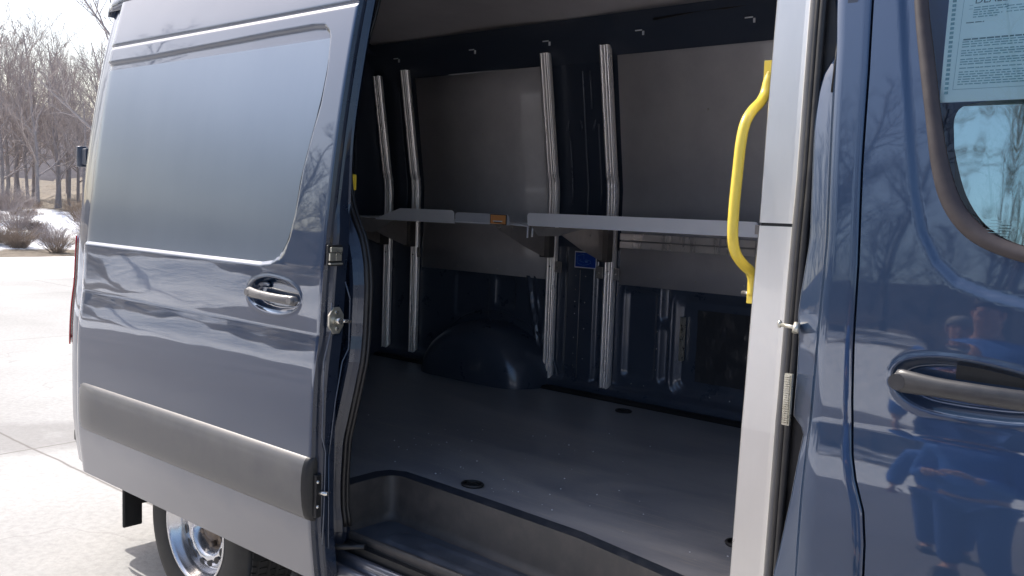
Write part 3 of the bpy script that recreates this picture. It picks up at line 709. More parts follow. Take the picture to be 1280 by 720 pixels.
n4 = N.new('ShaderNodeTexNoise'); n4.inputs['Scale'].default_value = 3; n4.inputs['Detail'].default_value = 8; n4.inputs['Roughness'].default_value = .7; L.new(mps.outputs[0], n4.inputs['Vector'])
r4 = N.new('ShaderNodeValToRGB'); r4.color_ramp.elements[0].position = .56; r4.color_ramp.elements[1].position = .74; r4.color_ramp.elements[0].color = (0,0,0,1); r4.color_ramp.elements[1].color = (.8,.8,.8,1); L.new(n4.outputs[0], r4.inputs[0])
ms = N.new('ShaderNodeMixRGB'); ms.inputs[2].default_value = (.42,.37,.31,1); L.new(r4.outputs[0], ms.inputs[0]); L.new(r.outputs[0], ms.inputs[1])
vd = N.new('ShaderNodeVectorMath'); vd.operation = 'DISTANCE'; vd.inputs[1].default_value = (-2.15,.85,.73); L.new(geo.outputs['Position'], vd.inputs[0])
md = N.new('ShaderNodeMapRange'); md.inputs[1].default_value = .15; md.inputs[2].default_value = .75; md.inputs[3].default_value = .35; md.inputs[4].default_value = 0; L.new(vd.outputs['Value'], md.inputs[0])
mdm = N.new('ShaderNodeMath'); mdm.operation = 'MULTIPLY'; L.new(md.outputs[0], mdm.inputs[0]); L.new(n1.outputs[0], mdm.inputs[1])
mb = N.new('ShaderNodeMixRGB'); mb.inputs[2].default_value = (.42,.31,.20,1); L.new(mdm.outputs[0], mb.inputs[0]); L.new(ms.outputs[0], mb.inputs[1])
mx = N.new('ShaderNodeMixRGB'); mx.inputs[2].default_value = (.45,.42,.38,1); L.new(r2.outputs[0], mx.inputs[0]); L.new(mb.outputs[0], mx.inputs[1]); L.new(mx.outputs[0], b.inputs['Base Color'])
mr = N.new('ShaderNodeMapRange'); mr.inputs[1].default_value = .3; mr.inputs[2].default_value = .7; mr.inputs[3].default_value = .30; mr.inputs[4].default_value = .55; L.new(n1.outputs[0], mr.inputs[0]); L.new(mr.outputs[0], b.inputs['Roughness'])
bp = N.new('ShaderNodeBump'); bp.inputs['Distance'].default_value = .0006; L.new(n2.outputs[0], bp.inputs['Height']); L.new(bp.outputs[0], b.inputs['Normal'])
m = MB(); P = []
fl = [(-2.33,.20),(-2.318,.245),(-2.30,.277),(-2.25,.292),(-1.9,.280),(-1.49,.258),(-1.195,.205),(-.76,.13)]
xs = zlist(-4.27, -.76, ((-2.36,-2.2,.01),), .1)
P = [[(x, y, .730) for y in lin(.10 if x < -2.335 else interp(fl, x), 1.785, 12)] for x in xs]
m.grid(P); m.build('load_floor', FLOORM, VAN)
# navy metal lip between riser and floor
m = MB(); P = []
lp = [(-2.300,.072),(-2.301,.205),(-2.288,.245),(-2.258,.265),(-1.9,.253),(-1.49,.232),(-1.195,.180),(-.90,.125)]
lo = [(-2.33,.072),(-2.333,.215),(-2.315,.265),(-2.26,.292),(-1.9,.281),(-1.49,.259),(-1.195,.206),(-.90,.15)]
m.grid([[(a[0], a[1], .7245), ((a[0]+b_[0])/2, (a[1]+b_[1])/2, .7285), (b_[0]-.004, b_[1]+.004, .7325)] for a, b_ in zip(lp, lo)])
m.build('floor_edge_lip', mat('worn_dark_edge', (.018,.024,.036), .4, .1, .3, .3, noise=(30, (.06,.065,.075), (1,1,1), .1, .45, .8)), VAN)
# tie-down rings
def ring(x, y):
    m = MB(); c = [(x+.036*math.cos(t), y+.030*math.sin(t), .735) for t in [2*math.pi*k/24 for k in range(25)]]; m.tube(c, .005, 6, cap=False)
    m.add([(x+.032*math.cos(t), y+.027*math.sin(t), .7318) for t in [2*math.pi*k/24 for k in range(24)]], [tuple(range(24))])
    m.box(x-.02, x+.025, y-.004, y+.004, .733, .741)
    m.build('tie_down_ring', BLACK, VAN)
ring(-2.01,.352); ring(-1.135,.50); ring(-2.31,1.66)
# bits of grit by the opening
m = MB(); rr = random.Random(3)
for _ in range(70):
    x = rr.gauss(-2.3, .32) if rr.random() < .5 else rr.uniform(-2.6, -1); y = .35+rr.random()**2*1.0; s = rr.uniform(.001, .0035)
    if x < -4: continue
    m.ball((x, y, .7315), s, 0, 3, (1, 1, .6))
m.build('grit', WHITE, VAN)['kind'] = 'stuff'

# --- far inner wall, lower part
WY = 1.88
xs = zlist(-4.25, -.78, ((-3.7,-1.6,.012),), .04); zs = zlist(.70, 1.45, (), .012)
X, Z = np.meshgrid(np.array(xs), np.array(zs), indexing='ij')
Y = np.full(X.shape, WY)
def press(poly, d, w=.012):
    global Y
    Y = Y+d*nsstep(-sdpoly(X, Z, poly)/w)
press(rrect(-2.48,-2.30,.84,1.27,.03), .022)
press(rrect(-2.275,-2.232,1.13,1.30,.018), .03); press(rrect(-2.275,-2.232,.84,1.11,.018), .03)
press(rrect(-2.215,-1.25,.80,1.275,.06), .018); press(rrect(-2.19,-1.27,.825,1.25,.05), .02)
press(rrect(-2.83,-2.64,.78,1.5,.03), -.02)
press(rrect(-3.32,-3.17,1.10,1.27,.02), .02)
press(rrect(-3.62,-3.36,1.02,1.27,.03), .012)
press([(-3.10,1.28),(-3.07,1.28),(-2.97,.84),(-2.985,.80)], -.016, .008); press([(-3.05,1.28),(-3.035,1.28),(-2.95,.9),(-2.96,.86)], -.012, .006)
Y = Y-.05*nsstep((.80-Z)/.03)
m = MB(); m.grid([[(X[i,j], Y[i,j], Z[i,j]) for j in range(len(zs))] for i in range(len(xs))][::-1])
m.build('inner_wall', PAINTIN, VAN)
sweepx([(1.785,.731),(1.80,.745),(1.835,.748),(1.84,.735)], -4.2, -.8, BLACK, 'floor_edge_gap', 3)
# crumpled dark foil patch in the last bay and the seam line of the post
m = MB(); X2 = lin(-2.10,-1.3,60); Z2 = lin(.87,1.20,36); rr = random.Random(9)
m.grid([[(x, WY+.034-.003*math.sin(x*31+z*17)*math.sin(z*43-x*11)-.002*rr.random(), z) for z in Z2] for x in X2][::-1])
m.build('sound_deadening_sheet', mat('bitumen_sheet', (.05,.052,.058), .30, .2, .6, .12, bump=(30, .0035, (1,1,.45))), VAN)
m = MB(); m.box(-2.172,-2.158,WY+.004,WY+.03,.96,1.16); m.build('torn_tape', LATCH, VAN)
m = MB(); m.tube([(-2.735,WY-.021,.80),(-2.735,WY-.021,1.34)], .0016, 5); m.build('post_seam', BRACKET, VAN)
def screws(name, pts, r=.004, mt=BOLT):
    m = MB()
    for p in pts: m.ball(p, r, 0, 4, (1,.6,1))
    m.build(name, mt, VAN)['kind'] = 'stuff'
screws('rivets', [(-2.76,WY-.022,z) for z in (.86,.92,1.0,1.12,1.18,1.24,1.31)]+[(-2.70,WY-.022,z) for z in (.90,1.05,1.18,1.31)]+[(x,WY+.0,.815+.0) for x in (-2.42,-2.35,-2.2,-2.0,-1.9,-1.75)]+[(-2.29,WY,z) for z in (.9,1.0,1.08,1.16)], .0035)
# upper wall (leans in above the bend): navy steel, with the post between the middle tracks
def WU(z): return WY+.01 if z < 1.74 else WY+.01-.155*(z-1.74)
m = MB(); zz = zlist(1.40, 2.46, (), .05)
m.grid([[(x, WU(z)+.012, z) for z in zz] for x in (-4.19, -.78)][::-1]); m.build('upper_wall', NAVYDARK, VAN)
def bead(name, x, z0, z1, w=.006, d=-.006, mt=PAINTIN):
    m = MB(); m.tube([(x, WU(z)+.008, z) for z in zlist(z0, z1, (), .06)], w, 6); m.build(name, mt, VAN)
for x, a, b_ in ((-2.83,1.66,2.02),(-2.735,1.45,2.30),(-2.655,1.66,2.05),(-2.69,2.12,2.30),(-2.62,1.62,2.0),(-4.05,1.6,2.3)): bead('wall_bead', x, a, b_, .004)
# hooked tops of the pressed beads
for xc in (-2.80,-2.64):
    m = MB(); m.tube([(xc+.045*math.cos(R(a)), WU(2.02)+.007, 2.02+.08*math.sin(R(a))) for a in range(0, 181, 15)], .004, 6); m.build('wall_bead', PAINTIN, VAN)
# rear end of the load space
m = MB(); m.grid([[(-4.195, y, z) for z in (.72, 1.5, 2.5)] for y in (.36, 1.9)][::-1]); m.build('rear_inner_wall', NAVYDARK, VAN)
m = MB()
for y in (.5,1.0,1.05,1.5,1.62): m.tube([(-4.19,y,.8),(-4.19,y,2.3)], .006, 6)
m.build('rear_inner_beads', PAINTIN, VAN)
# near-side inner wall behind the opening
m = MB(); m.grid([[(x, BP(z)+.07, z) for z in zlist(.72,2.44,(),.1)] for x in (-4.06,-2.42)]); m.build('near_inner_wall', NAVYDARK, VAN)
m = MB(); m.box(-2.405,-2.395,.138,.163,1.675,1.727); m.build('yellow_tag', mat('yellow_plastic_tag', (.7,.5,.04), .5), VAN, bevel=.004)
# --- linings
def lining(name, x0, x1, z0, z1, label=None, xt0=None):
    m = MB(); zz = [z for z in (z0, 1.1, 1.25, 1.4, 1.55, 1.70, 1.735, 1.77, 1.9, 2.05, 2.2, 2.34) if z0 <= z < z1]+[z1]
    m.grid([[(x, WU(z)-.012, z) for z in zz] for x in (x0, x1)][::-1]); o = m.build(name, LINING, VAN, solid=-.008); return o
lining('wall_lining', -3.885, -2.955, 1.275, 2.335)
lining('wall_lining', -2.515, -1.20, 1.285, 2.36)
m = MB(); m.grid([[(x, WU(z)-.018, z) for z in (2.375, 2.44)] for x in (-1.9+.0, -1.2)][::-1]); m.grid([[(-2.45, WU(2.375)-.018, 2.375),(-2.45, WU(2.40)-.018, 2.38)],[(-1.9, WU(2.375)-.018, 2.375),(-1.9, WU(2.44)-.018, 2.44)]][::-1]); m.build('upper_trim_strip', LINING, VAN)
screws('lining_screws', [(-2.35,WU(2.0)-.014,2.05),(-2.05,WU(2.1)-.014,2.09),(-3.4,WU(2)-.014,2.02),(-3.1,WU(2)-.014,2.03),(-2.3,WY-.004,1.33),(-2.1,WY-.004,1.33),(-1.86,WY-.004,1.33),(-3.3,WY-.004,1.30),(-3.6,WY-.004,1.30)], .005, BRACKET)
# cant rail and clips
m = MB(); m.grid([[(x, y, z) for y, z in ((1.80,2.335),(1.74,2.40),(1.70,2.44),(1.66,2.475),(1.60,2.50))] for x in (-4.19,-.78)][::-1]); m.build('cant_rail', NAVYDARK, VAN)
for x in (-3.93,-3.35,-2.86,-2.33,-1.80):
    m = MB(); m.box(x-.03,x+.005,1.688,1.692,2.432,2.437); m.box(x+.008,x+.016,1.688,1.694,2.412,2.430); m.build('trim_clip', WHITE, VAN)
m = MB(); m.tube([(-2.25,1.665,2.47),(-2.0,1.66,2.482),(-1.9,1.66,2.478),(-1.7,1.66,2.487),(-1.5,1.66,2.48)], .007, 6); m.build('wiring_loom', RUBBER, VAN)
m = MB(); m.box(-2.0,-1.82,1.652,1.66,2.479,2.49); m.build('loom_connector', BRACKET, VAN)
# headliner
m = MB(); P = []
for x in lin(-4.1,-.8,24):
    sag = .012*math.cos((x+3.2)*2*math.pi/1.05)
    P.append([(x, y, 2.49+.11*math.sin(math.pi*(y-.17)/1.5)**.6+sag if .17 < y < 1.67 else 2.49+sag) for y in lin(.17, 1.665, 16)])
m.grid(P); m.build('headliner', HEADL, VAN)
m = MB(); m.box(-4.16,-4.09,.2,1.7,2.46,2.60); m.build('rear_header', NAVYDARK, VAN)
m = MB(); m.add([(-4.085,1.655,2.575),(-4.085,1.75,2.56),(-4.085,1.66,2.62)], [(0,1,2)]); m.build('sky_chink_glow', mat('glowing_sky_chink', (.9,.9,.85), .3, emit=((1,.96,.88), 1.3)), VAN, solid=.01)  # small glowing triangle added in place of a chink of sky
m = MB(); P = [[(x, BP(2.44)+.02+.0, 2.44), (x, .17, 2.50), (x, .19, 2.52)] ] if False else [[(x, .20, 2.44),(x, .20, 2.53)] for x in (-4.05, -.75)]
m.grid(P); m.build('near_cant_rail', BLACK, VAN)
# bulkhead behind the seats
m = MB(); m.box(-.775,-.755,.12,1.95,.55,2.62); m.build('bulkhead', NAVYDARK, VAN)
# inner wheel arch
def dome(cx, name, y_wall, sgn):
    m = MB(); P = []
    for k in range(25):
        a = math.pi*k/24; row = []
        for j in range(9):
            t = j/8; yy = y_wall-sgn*.27*math.sin(math.pi/2*min(1, t*1.0)); rr_ = .40*(math.cos(math.pi/2*t)**.32 if t < 1 else 0)
            row.append((cx+rr_*math.cos(a)*1.02, yy, .73+rr_*.76*math.sin(a)))
        P.append(row)
    m.grid(P); m.build(name, PAINTIN, VAN)
dome(-3.30, 'inner_wheel_arch', WY, 1)
m = MB(); m.tube([(-3.30+.44*math.cos(R(a)), WY-.006, .73+.35*math.sin(R(a))) for a in range(0,181,8)], .007, 6); m.build('arch_flange', PAINTIN, VAN)

# --- aluminium tracks on the wall
def WT(z): return 1.85 if z < 1.70 else 1.85-.165*(z-1.70) if z > 1.78 else 1.85-.1*(z-1.70)
def track(x, z1, w):
    m = MB(); zz = zlist(.732, z1, ((1.62,1.86,.02),), .1)
    prof = [(-w/2,.022),(-w/2,-.004)]
    nr = 3; rw = w/nr
    for q_ in range(nr):
        cx = -w/2+rw*(q_+.5); hh = (.0085,.0065,.0085)[q_]
        prof += [(cx-rw*.46*math.cos(R(a)), -.004-hh*math.sin(R(a))) for a in range(0, 181, 15)]
    prof += [(w/2,-.004),(w/2,.022)]
    P = [[(x+dx, WT(z)+dy, z) for z in zz] for dx, dy in prof]
    m.grid(P, smooth=True)
    m.add([(x+dx, WT(z1)+dy, z1) for dx, dy in prof], [tuple(range(len(prof)))])
    t = m.build('shelf_track', ALU, VAN)
    b = MB(); b.ball((x-.014, WT(z1-.02)-.006, z1-.02), .004, 0, 4); b.ball((x+.014, WT(z1-.02)-.006, z1-.02), .004, 0, 4); b.ball((x, WT(1.34)-.008, 1.345), .006, 0, 4)
    b.build('track_screw', BOLT, t); return t
T1 = track(-4.163, 2.36, .048); T2 = track(-3.927, 2.377, .048); T3 = track(-2.915, 2.388, .05); T4 = track(-2.557, 2.396, .052)
def clipb(x0, x1, z, par):
    m = MB(); m.box(x0, x1, 1.845, 1.852, z-.028, z+.028); o = m.build('wall_clip', BRACKET, par, bevel=.003)
    c = (x0+x1)/2; q = MB(); q.ball((c, 1.843, z), .006, 0, 5); q.build('clip_bolt', BOLT, VAN)
clipb(-2.888,-2.845,1.345,T3); clipb(-2.632,-2.59,1.335,T4); clipb(-2.528,-2.497,1.335,T4); clipb(-3.90,-3.875,1.36,T2)

# --- shelves
def poly_plate(m, pts, thick_axis, t, mi=0):
    """pts are 3D points of a planar outline, extruded by vector t"""
    n = len(pts); t = Vector(t); a = [Vector(p) for p in pts]; b = [p+t for p in a]
    m.add(a+b, [tuple(range(n))[::-1], tuple(range(n, 2*n))]+[(i, (i+1) % n, n+(i+1) % n, n+i) for i in range(n)], mi)
YF = 1.40
def shelf(x0, x1, name='shelf'):
    m = MB(); m.box(x0, x1, YF+.004, 1.80, 1.5555, 1.5595); return m.build(name, GALV, VAN)
def lip(x0, x1, z0, z1, y, par, mt, taper=0, rl=.018, rr_=.018):
    pts = []
    if taper: pts += [(x0, z0), (x0, z0+.006), (x0+taper, z1)]
    else:
        pts += [(x0, z0)]+[(x0+rl-rl*math.cos(R(a)), z1-rl+rl*math.sin(R(a))) for a in (0,30,60,90)]
    pts += [(x1-rr_+rr_*math.sin(R(a)), z1-rr_+rr_*math.cos(R(a))) for a in (0,30,60,90)]+[(x1, z0)]
    m = MB(); poly_plate(m, [(x, y+(z1-z)*.13, z) for x, z in pts], 1, (0,.003,0)); return m.build('front_lip', mt, par)
S1 = shelf(-4.24, -3.175); lip(-3.755, -3.172, 1.548, 1.612, YF, S1, GALV, taper=.20)
S1['label'] = 'rear shelf with tapered lip end'
LG = mat('shelf_grey_blue', (.62,.63,.70), .45, .1, noise=(12, (.68,.70,.75), (1,1,1), .08, .3, .7))
SM = shelf(-3.165, -2.86); lip(-3.169, -2.822, 1.552, 1.603, YF+.008, SM, LG)
m = MB(); m.box(-2.93,-2.836,YF+.0035,YF+.0075,1.5565,1.598); st = m.build('warning_sticker', AMBER, SM)
m = MB(); m.box(-2.935,-2.833,YF+.0045,YF+.0078,1.553,1.5562); m.box(-2.935,-2.833,YF+.0045,YF+.0078,1.5983,1.601); m.box(-2.934,-2.9303,YF+.0045,YF+.0078,1.5562,1.5983); m.box(-2.8357,-2.832,YF+.0045,YF+.0078,1.5562,1.5983)
m.box(-2.905,-2.862,YF+.002,YF+.0034,1.563,1.566); m.build('sticker_border', BLACK, SM)
m = MB(); m.box(-2.914,-2.855,YF+.0025,YF+.0034,1.5665,1.572); m.build('sticker_text_band', WHITE, SM)
S3 = shelf(-2.70, -1.30); lip(-2.705, -1.575, 1.556, 1.614, YF, S3, GALV)
S3['label'] = 'front shelf, the longer one'
m = MB(); m.box(-1.583,-1.56,YF-.012,YF-.001,1.568,1.603); m.build('lip_end_block', BRACKET, S3)
m = MB(); m.tube([(-2.822,1.415,1.556),(-2.73,1.43,1.553),(-2.722,1.44,1.550)], .003, 5); m.box(-2.728,-2.722,1.43,1.436,1.50,1.552); m.box(-2.70,-2.694,1.43,1.436,1.505,1.552)
m.build('shelf_joiner', GALV, SM)
SHOEM = mat('dark_bracket_steel', (.11,.10,.095), .45, .3, noise=(18, (.15,.14,.13), (1,1,1), .08, .3, .7))
def arm(x, y0=1.425, mt=BRACKET, zt=1.553, zb=1.40, par=None):
    m = MB(); pts = [(x, y0, zt), (x, 1.845, zt), (x, 1.845, zb), (x, 1.775, zb), (x, 1.62, zb+.055), (x, y0+.02, zt-.022)]
    poly_plate(m, pts, 0, (-.003,0,0))
    m.box(x-.02, x-.003, y0+.01, 1.84, zt-.004, zt-.001)
    o = m.build('shelf_bracket', mt, par)
    m = MB(); m.box(x-.029, x+.029, 1.792, 1.835, zb-.008, zb+.145); m.build('bracket_shoe', SHOEM, par)
    q = MB()
    for y, z in ((y0+.03,zt-.014),(y0+.115,zt-.018),(y0+.26,zt-.035),(1.80,zb+.02)): q.ball((x+.002, y, z), .0048, 0, 4)
    q.build('bracket_bolt', BOLT, VAN)
    return o
arm(-4.163, par=S1); arm(-3.93, par=S1, y0=1.43); arm(-2.915, par=SM); arm(-2.56, par=S3, y0=1.43); arm(-1.25, par=S3)
m = MB(); poly_plate(m, [(-2.70,YF+.03,1.553),(-2.40,YF+.03,1.553),(-2.55,YF+.03,1.515),(-2.66,YF+.03,1.51)], 1, (0,.003,0)); m.build('shelf_gusset', BRACKET, S3)
m = MB(); poly_plate(m, [(-3.95,YF+.02,1.552),(-3.62,YF+.02,1.552),(-3.77,YF+.02,1.485),(-3.80,YF+.02,1.478),(-3.95,YF+.02,1.49)], 1, (0,.003,0)); m.build('shelf_gusset', BRACKET, S1)
# horizontal rails under the long shelf
m = MB(); 
for z in (1.515, 1.477):
    m.box(-2.50,-1.22,1.846,1.862,z-.0155,z+.0155)
m.build('cross_rail', ALU, VAN, bevel=.003)
# blue pictogram label
LB = MB(); LB.box(-2.768,-2.634,WY-.026,WY-.0235,1.350,1.432); lb = LB.build('wall_label', WHITE, VAN)
m = MB(); m.box(-2.762,-2.640,WY-.0285,WY-.0262,1.3555,1.4265); m.build('label_field', LBLUE, lb)
m = MB(); yy = WY-.0292
def ln(a, b_, w=.0010): m.tube([(a[0], yy, a[1]), (b_[0], yy, b_[1])], w, 4)
for a, b_ in (((-2.748,1.410),(-2.748,1.372)),((-2.748,1.410),(-2.710,1.418)),((-2.748,1.372),(-2.715,1.364)),((-2.710,1.418),(-2.710,1.395)),((-2.735,1.385),(-2.710,1.378)),((-2.715,1.364),(-2.690,1.368)),((-2.690,1.368),(-2.665,1.378)),((-2.700,1.392),(-2.672,1.388)),((-2.665,1.378),(-2.672,1.388)),((-2.735,1.385),(-2.728,1.392))): ln(a, b_)
poly_plate(m, [(-2.706,yy,1.388),(-2.684,yy,1.386),(-2.688,yy,1.377),(-2.700,yy,1.378)], 1, (0,-.0006,0))
m.build('label_pictogram', LLINE, lb)

# --- front pillar of the doorway
def PY(z): return .100+.45*(BP(z)-BP(1.2) if z > 1.2 else 0)
def XL(z): return interp([(.5,-.962),(.811,-.955),(1.224,-.946),(1.62,-.940),(2.10,-.944),(2.43,-.95)], z)
def XR(z): return interp([(.5,-.884),(.836,-.873),(1.336,-.864),(1.62,-.862),(1.717,-.860),(2.093,-.866),(2.43,-.87)], z)
for z0, z1 in ((.60,1.6165),(1.6235,2.43)):
    m = MB(); zz = zlist(z0, z1, (), .08)
    cols = [lambda z: (XL(z)-.004, PY(z)+.05), lambda z: (XL(z)-.004, PY(z)+.005), lambda z: (XL(z), PY(z)), lambda z: (XR(z)-.012, PY(z)+.0), lambda z: (XR(z)-.003, PY(z)-.001), lambda z: (XR(z), PY(z)-.004)]
    m.grid([[(*c(z), z) for z in zz] for c in cols], smooth=False)
    n = len(zz); o = m.build('pillar_cover', STEEL, VAN)
m = MB(); zz = zlist(.55, 2.43, (), .08)
m.grid([[(XL(z)+.002, PY(z)+.004, z) for z in zz],[(XR(z)-.004, PY(z)+.004, z) for z in zz]]); m.build('pillar_gap', BLACK, VAN)
m = MB(); m.grid([[(XR(z)-.004, PY(z)+.002, z) for z in zz],[(XR(z)+.003, PY(z)-.008, z) for z in zz],[(XR(z)+.008, PY(z)-.012, z) for z in zz],[(XR(z)+.015, PY(z)-.010, z) for z in zz]]); m.build('pillar_edge_trim', MOLD, VAN)
m = MB(); m.grid([[(XR(z)+.014, PY(z)-.008, z) for z in zz],[(-.80, PY(z)+.0, z) for z in zz]])
for dx, dy, r_ in ((.022,-.012,.007),(.036,-.018,.008)): m.tube([(XR(z)+dx, PY(z)+dy, z) for z in zz], r_, 8)
m.build('pillar_seal', RUBBER, VAN)
jam = [(.5,-.835),(.877,-.818),(.913,-.810),(1.056,-.790),(1.186,-.778),(1.201,-.784),(1.222,-.804),(1.308,-.804),(1.383,-.806),(1.432,-.813),(1.47,-.812),(1.525,-.808),(1.592,-.804),(1.70,-.812),(1.826,-.822),(1.90,-.822),(1.936,-.818),(1.961,-.806),(1.977,-.796),(2.05,-.800),(2.097,-.813),(2.43,-.83)]
ske = [(.5,-.760),(.898,-.758),(1.067,-.758),(1.201,-.756),(1.398,-.756),(1.594,-.757),(1.84,-.775),(1.99,-.786),(2.092,-.799),(2.43,-.83)]
gap = [(.40,-.605),(.80,-.618),(.938,-.622),(1.002,-.624),(1.065,-.632),(1.124,-.653),(1.17,-.664),(1.217,-.670),(1.279,-.676),(1.39,-.683),(1.55,-.689),(1.741,-.703),(1.935,-.713),(2.083,-.724),(2.2,-.735),(2.43,-.75)]
zf = zlist(.47, 2.43, ((1.0,1.27,.006),(.9,2.1,.02)), .03)
m = MB()
cols = [lambda z: (interp(jam,z)-.008, BP(z)+.062), lambda z: (interp(jam,z)-.004, BP(z)+.034), lambda z: (interp(jam,z), BP(z)+.022), lambda z: (interp(jam,z)+.006, BP(z)+.018),
        lambda z: (max(interp(jam,z)+.008, interp(ske,z)-.012), BP(z)+.017), lambda z: (interp(ske,z)-.004, BP(z)+.010), lambda z: (interp(ske,z)-.001, BP(z)+.003), lambda z: (interp(ske,z)+.003, BP(z)+.0)]
cols += [(lambda t: (lambda z: (interp(ske,z)+.003+(interp(gap,z)-.0035-interp(ske,z)-.003)*t, BP(z))))(t) for t in (.25,.5,.75,.97)]
cols += [lambda z: (interp(gap,z)-.0028, BP(z)+.001), lambda z: (interp(gap,z)-.0022, BP(z)+.004), lambda z: (interp(gap,z)-.0022, BP(z)+.02)]
m.grid([[(*c(z), z) for z in zf] for c in cols]); m.build('front_pillar', PAINTF, VAN)
m = MB(); m.grid([[(interp(gap,z)-.01, BP(z)+.016, z) for z in zf],[(interp(gap,z)+.012, BP(z)+.016, z) for z in zf]]); m.build('door_gap_seal', BLACK, VAN)
# pin and hinge strip on the pillar
m = MB(); m.tube([(-.852,.062,1.408),(-.812,.045,1.408)], .0042, 10); m.ball((-.855,.063,1.409), .0068, 0, 6, (.7,1,1.3)); m.tube([(-.809,.037,1.398),(-.809,.047,1.417)], .007, 8); m.build('guide_pin', LATCH, VAN)
m = MB()
for k in range(22): m.box(-.822,-.810,.028,.036,1.203+k*.0048,1.2063+k*.0048)
m.box(-.824,-.808,.034,.042,1.20,1.31); m.build('contact_strip', LATCH, VAN)
m = MB(); m.tube([(-.790, BP(1.93)+.012, 1.90),(-.787, BP(2.0)+.012, 2.03)], .0035, 6); m.build('drain_slot', BLACK, VAN)

# --- yellow grab handle
m = MB()
pts = [(-1.0,.250,1.985),(-1.0,.236,1.955),(-1.0,.228,1.925),(-1.0,.205,1.900),(-1.0,.165,1.875),(-1.0,.136,1.845),(-1.0,.121,1.80),(-1.0,.114,1.74),(-1.0,.107,1.67),(-1.0,.105,1.61),(-1.0,.112,1.572),(-1.0,.132,1.545),(-1.0,.170,1.522),(-1.0,.205,1.506),(-1.0,.216,1.482),(-1.0,.216,1.45)]
def cr_spline(pts, n=4):
    o = []; P_ = [Vector(p) for p in pts]
    for i in range(len(P_)-1):
        p0 = P_[max(i-1,0)]; p1 = P_[i]; p2 = P_[i+1]; p3 = P_[min(i+2,len(P_)-1)]
        for k in range(n):
            t = k/n; o.append(.5*((2*p1)+(p2-p0)*t+(2*p0-5*p1+4*p2-p3)*t*t+(3*p1-p0-3*p2+p3)*t**3))
    return o+[P_[-1]]
sp_ = cr_spline(pts); n_ = len(sp_)
m.tube(sp_, .012, 12, rs=[.0075+.0048*sstep(i/8)*sstep((n_-1-i)/8) for i in range(n_)])
gh = m.build('grab_handle', YELLOW, VAN)
m = MB(); m.box(-1.012,-.988,.236,.246,1.945,2.0); m.box(-1.01,-.985,.235,.255,1.957,1.966); m.box(-1.012,-.988,.214,.224,1.43,1.50); m.build('handle_foot', YELLOW, gh, bevel=.002)
m = MB(); m.tube([(-1.03,.228,1.453),(-.99,.222,1.453)], .006, 8); m.build('handle_screw', BOLT, gh)
# inner pillar box behind the steel cover
m = MB(); m.grid([[(XL(z)-.004, PY(z)+.05, z) for z in zz],[(XL(z)-.002, .30, z) for z in zz],[(-.78,.32,z) for z in zz]]); m.build('pillar_inner', PAINTIN, VAN)

# --- front door
seal_out = [(-.30,1.555),(-.392,1.568),(-.467,1.591),(-.512,1.621),(-.550,1.672),(-.574,1.741),(-.593,1.833),(-.618,1.944),(-.645,2.073),(-.655,2.16),(-.62,2.24),(-.54,2.27),(.05,2.27),(.34,1.62),(.33,1.575),(.28,1.55)]
seal_in = [(-.30,1.588),(-.396,1.599),(-.443,1.615),(-.487,1.644),(-.519,1.688),(-.545,1.756),(-.568,1.848),(-.592,1.957),(-.619,2.07),(-.628,2.15),(-.60,2.215),(-.53,2.243),(.03,2.243),(.305,1.63),(.30,1.60),(.26,1.582)]
inset = [(-.30,1.482),(-.386,1.491),(-.459,1.506),(-.509,1.524),(-.548,1.559),(-.581,1.618),(-.603,1.694),(-.624,1.803),(-.650,1.946),(-.672,2.076),(-.69,2.2),(-.66,2.32),(-.55,2.36),(.10,2.36),(.42,1.7),(.44,1.52),(.40,1.475)]
fcup = smooth_poly([(-.606,1.332),(-.602,1.356),(-.580,1.375),(-.532,1.386),(-.482,1.388),(-.428,1.384),(-.36,1.374),(-.315,1.345),(-.31,1.315),(-.335,1.288),(-.40,1.279),(-.487,1.277),(-.544,1.280),(-.585,1.298)], 2)
zs = zlist(.47, 2.42, ((1.26,1.40,.0035),(1.0,1.26,.006),(1.46,2.40,.006)), .025)
us = np.array(zlist(0, 1, ((.0,.36,.0035),(0,.1,.006),(.3,1,.012)), .03))
Zc = np.array(zs); G = np.array([interp(gap, z)+.003 for z in zs])
XF = .62
X = G[None, :]+(XF-G[None, :])*us[:, None]; Z = np.repeat(Zc[None, :], len(us), 0)
Y = np.interp(Z, _Z, _Y)
Y += .007*nsstep(-sdpoly(X, Z, inset)/.012)
dcp = sdpoly(X, Z, fcup); Y += .030*nsstep(-dcp/.020)-.0015*np.exp(-(dcp/.006)**2)
Y += .0006*np.sin(X*4+2)*np.sin(Z*5.5)
sd = sdpoly(X, Z, smooth_poly(seal_out, 1))
m = MB(); nz = len(zs); vs = [(X[i,j], Y[i,j], Z[i,j]) for i in range(len(us)) for j in range(nz)]
fs = []
for i in range(len(us)-1):
    for j in range(nz-1):
        if max(sd[i,j], sd[i+1,j], sd[i,j+1], sd[i+1,j+1]) < -.008: continue
        fs.append((i*nz+j, (i+1)*nz+j, (i+1)*nz+j+1, i*nz+j+1))
m.add(vs, fs, 0, True)
m.grid([[(X[0,j]-.0012, Y[0,j]+.02, Z[0,j]) for j in range(nz)],[(X[0,j]-.0012, Y[0,j]+.004, Z[0,j]) for j in range(nz)],[(X[0,j]-.0008, Y[0,j]+.001, Z[0,j]) for j in range(nz)],[(X[0,j], Y[0,j], Z[0,j]) for j in range(nz)]])
FD = m.build('front_door', PAINTF, VAN)
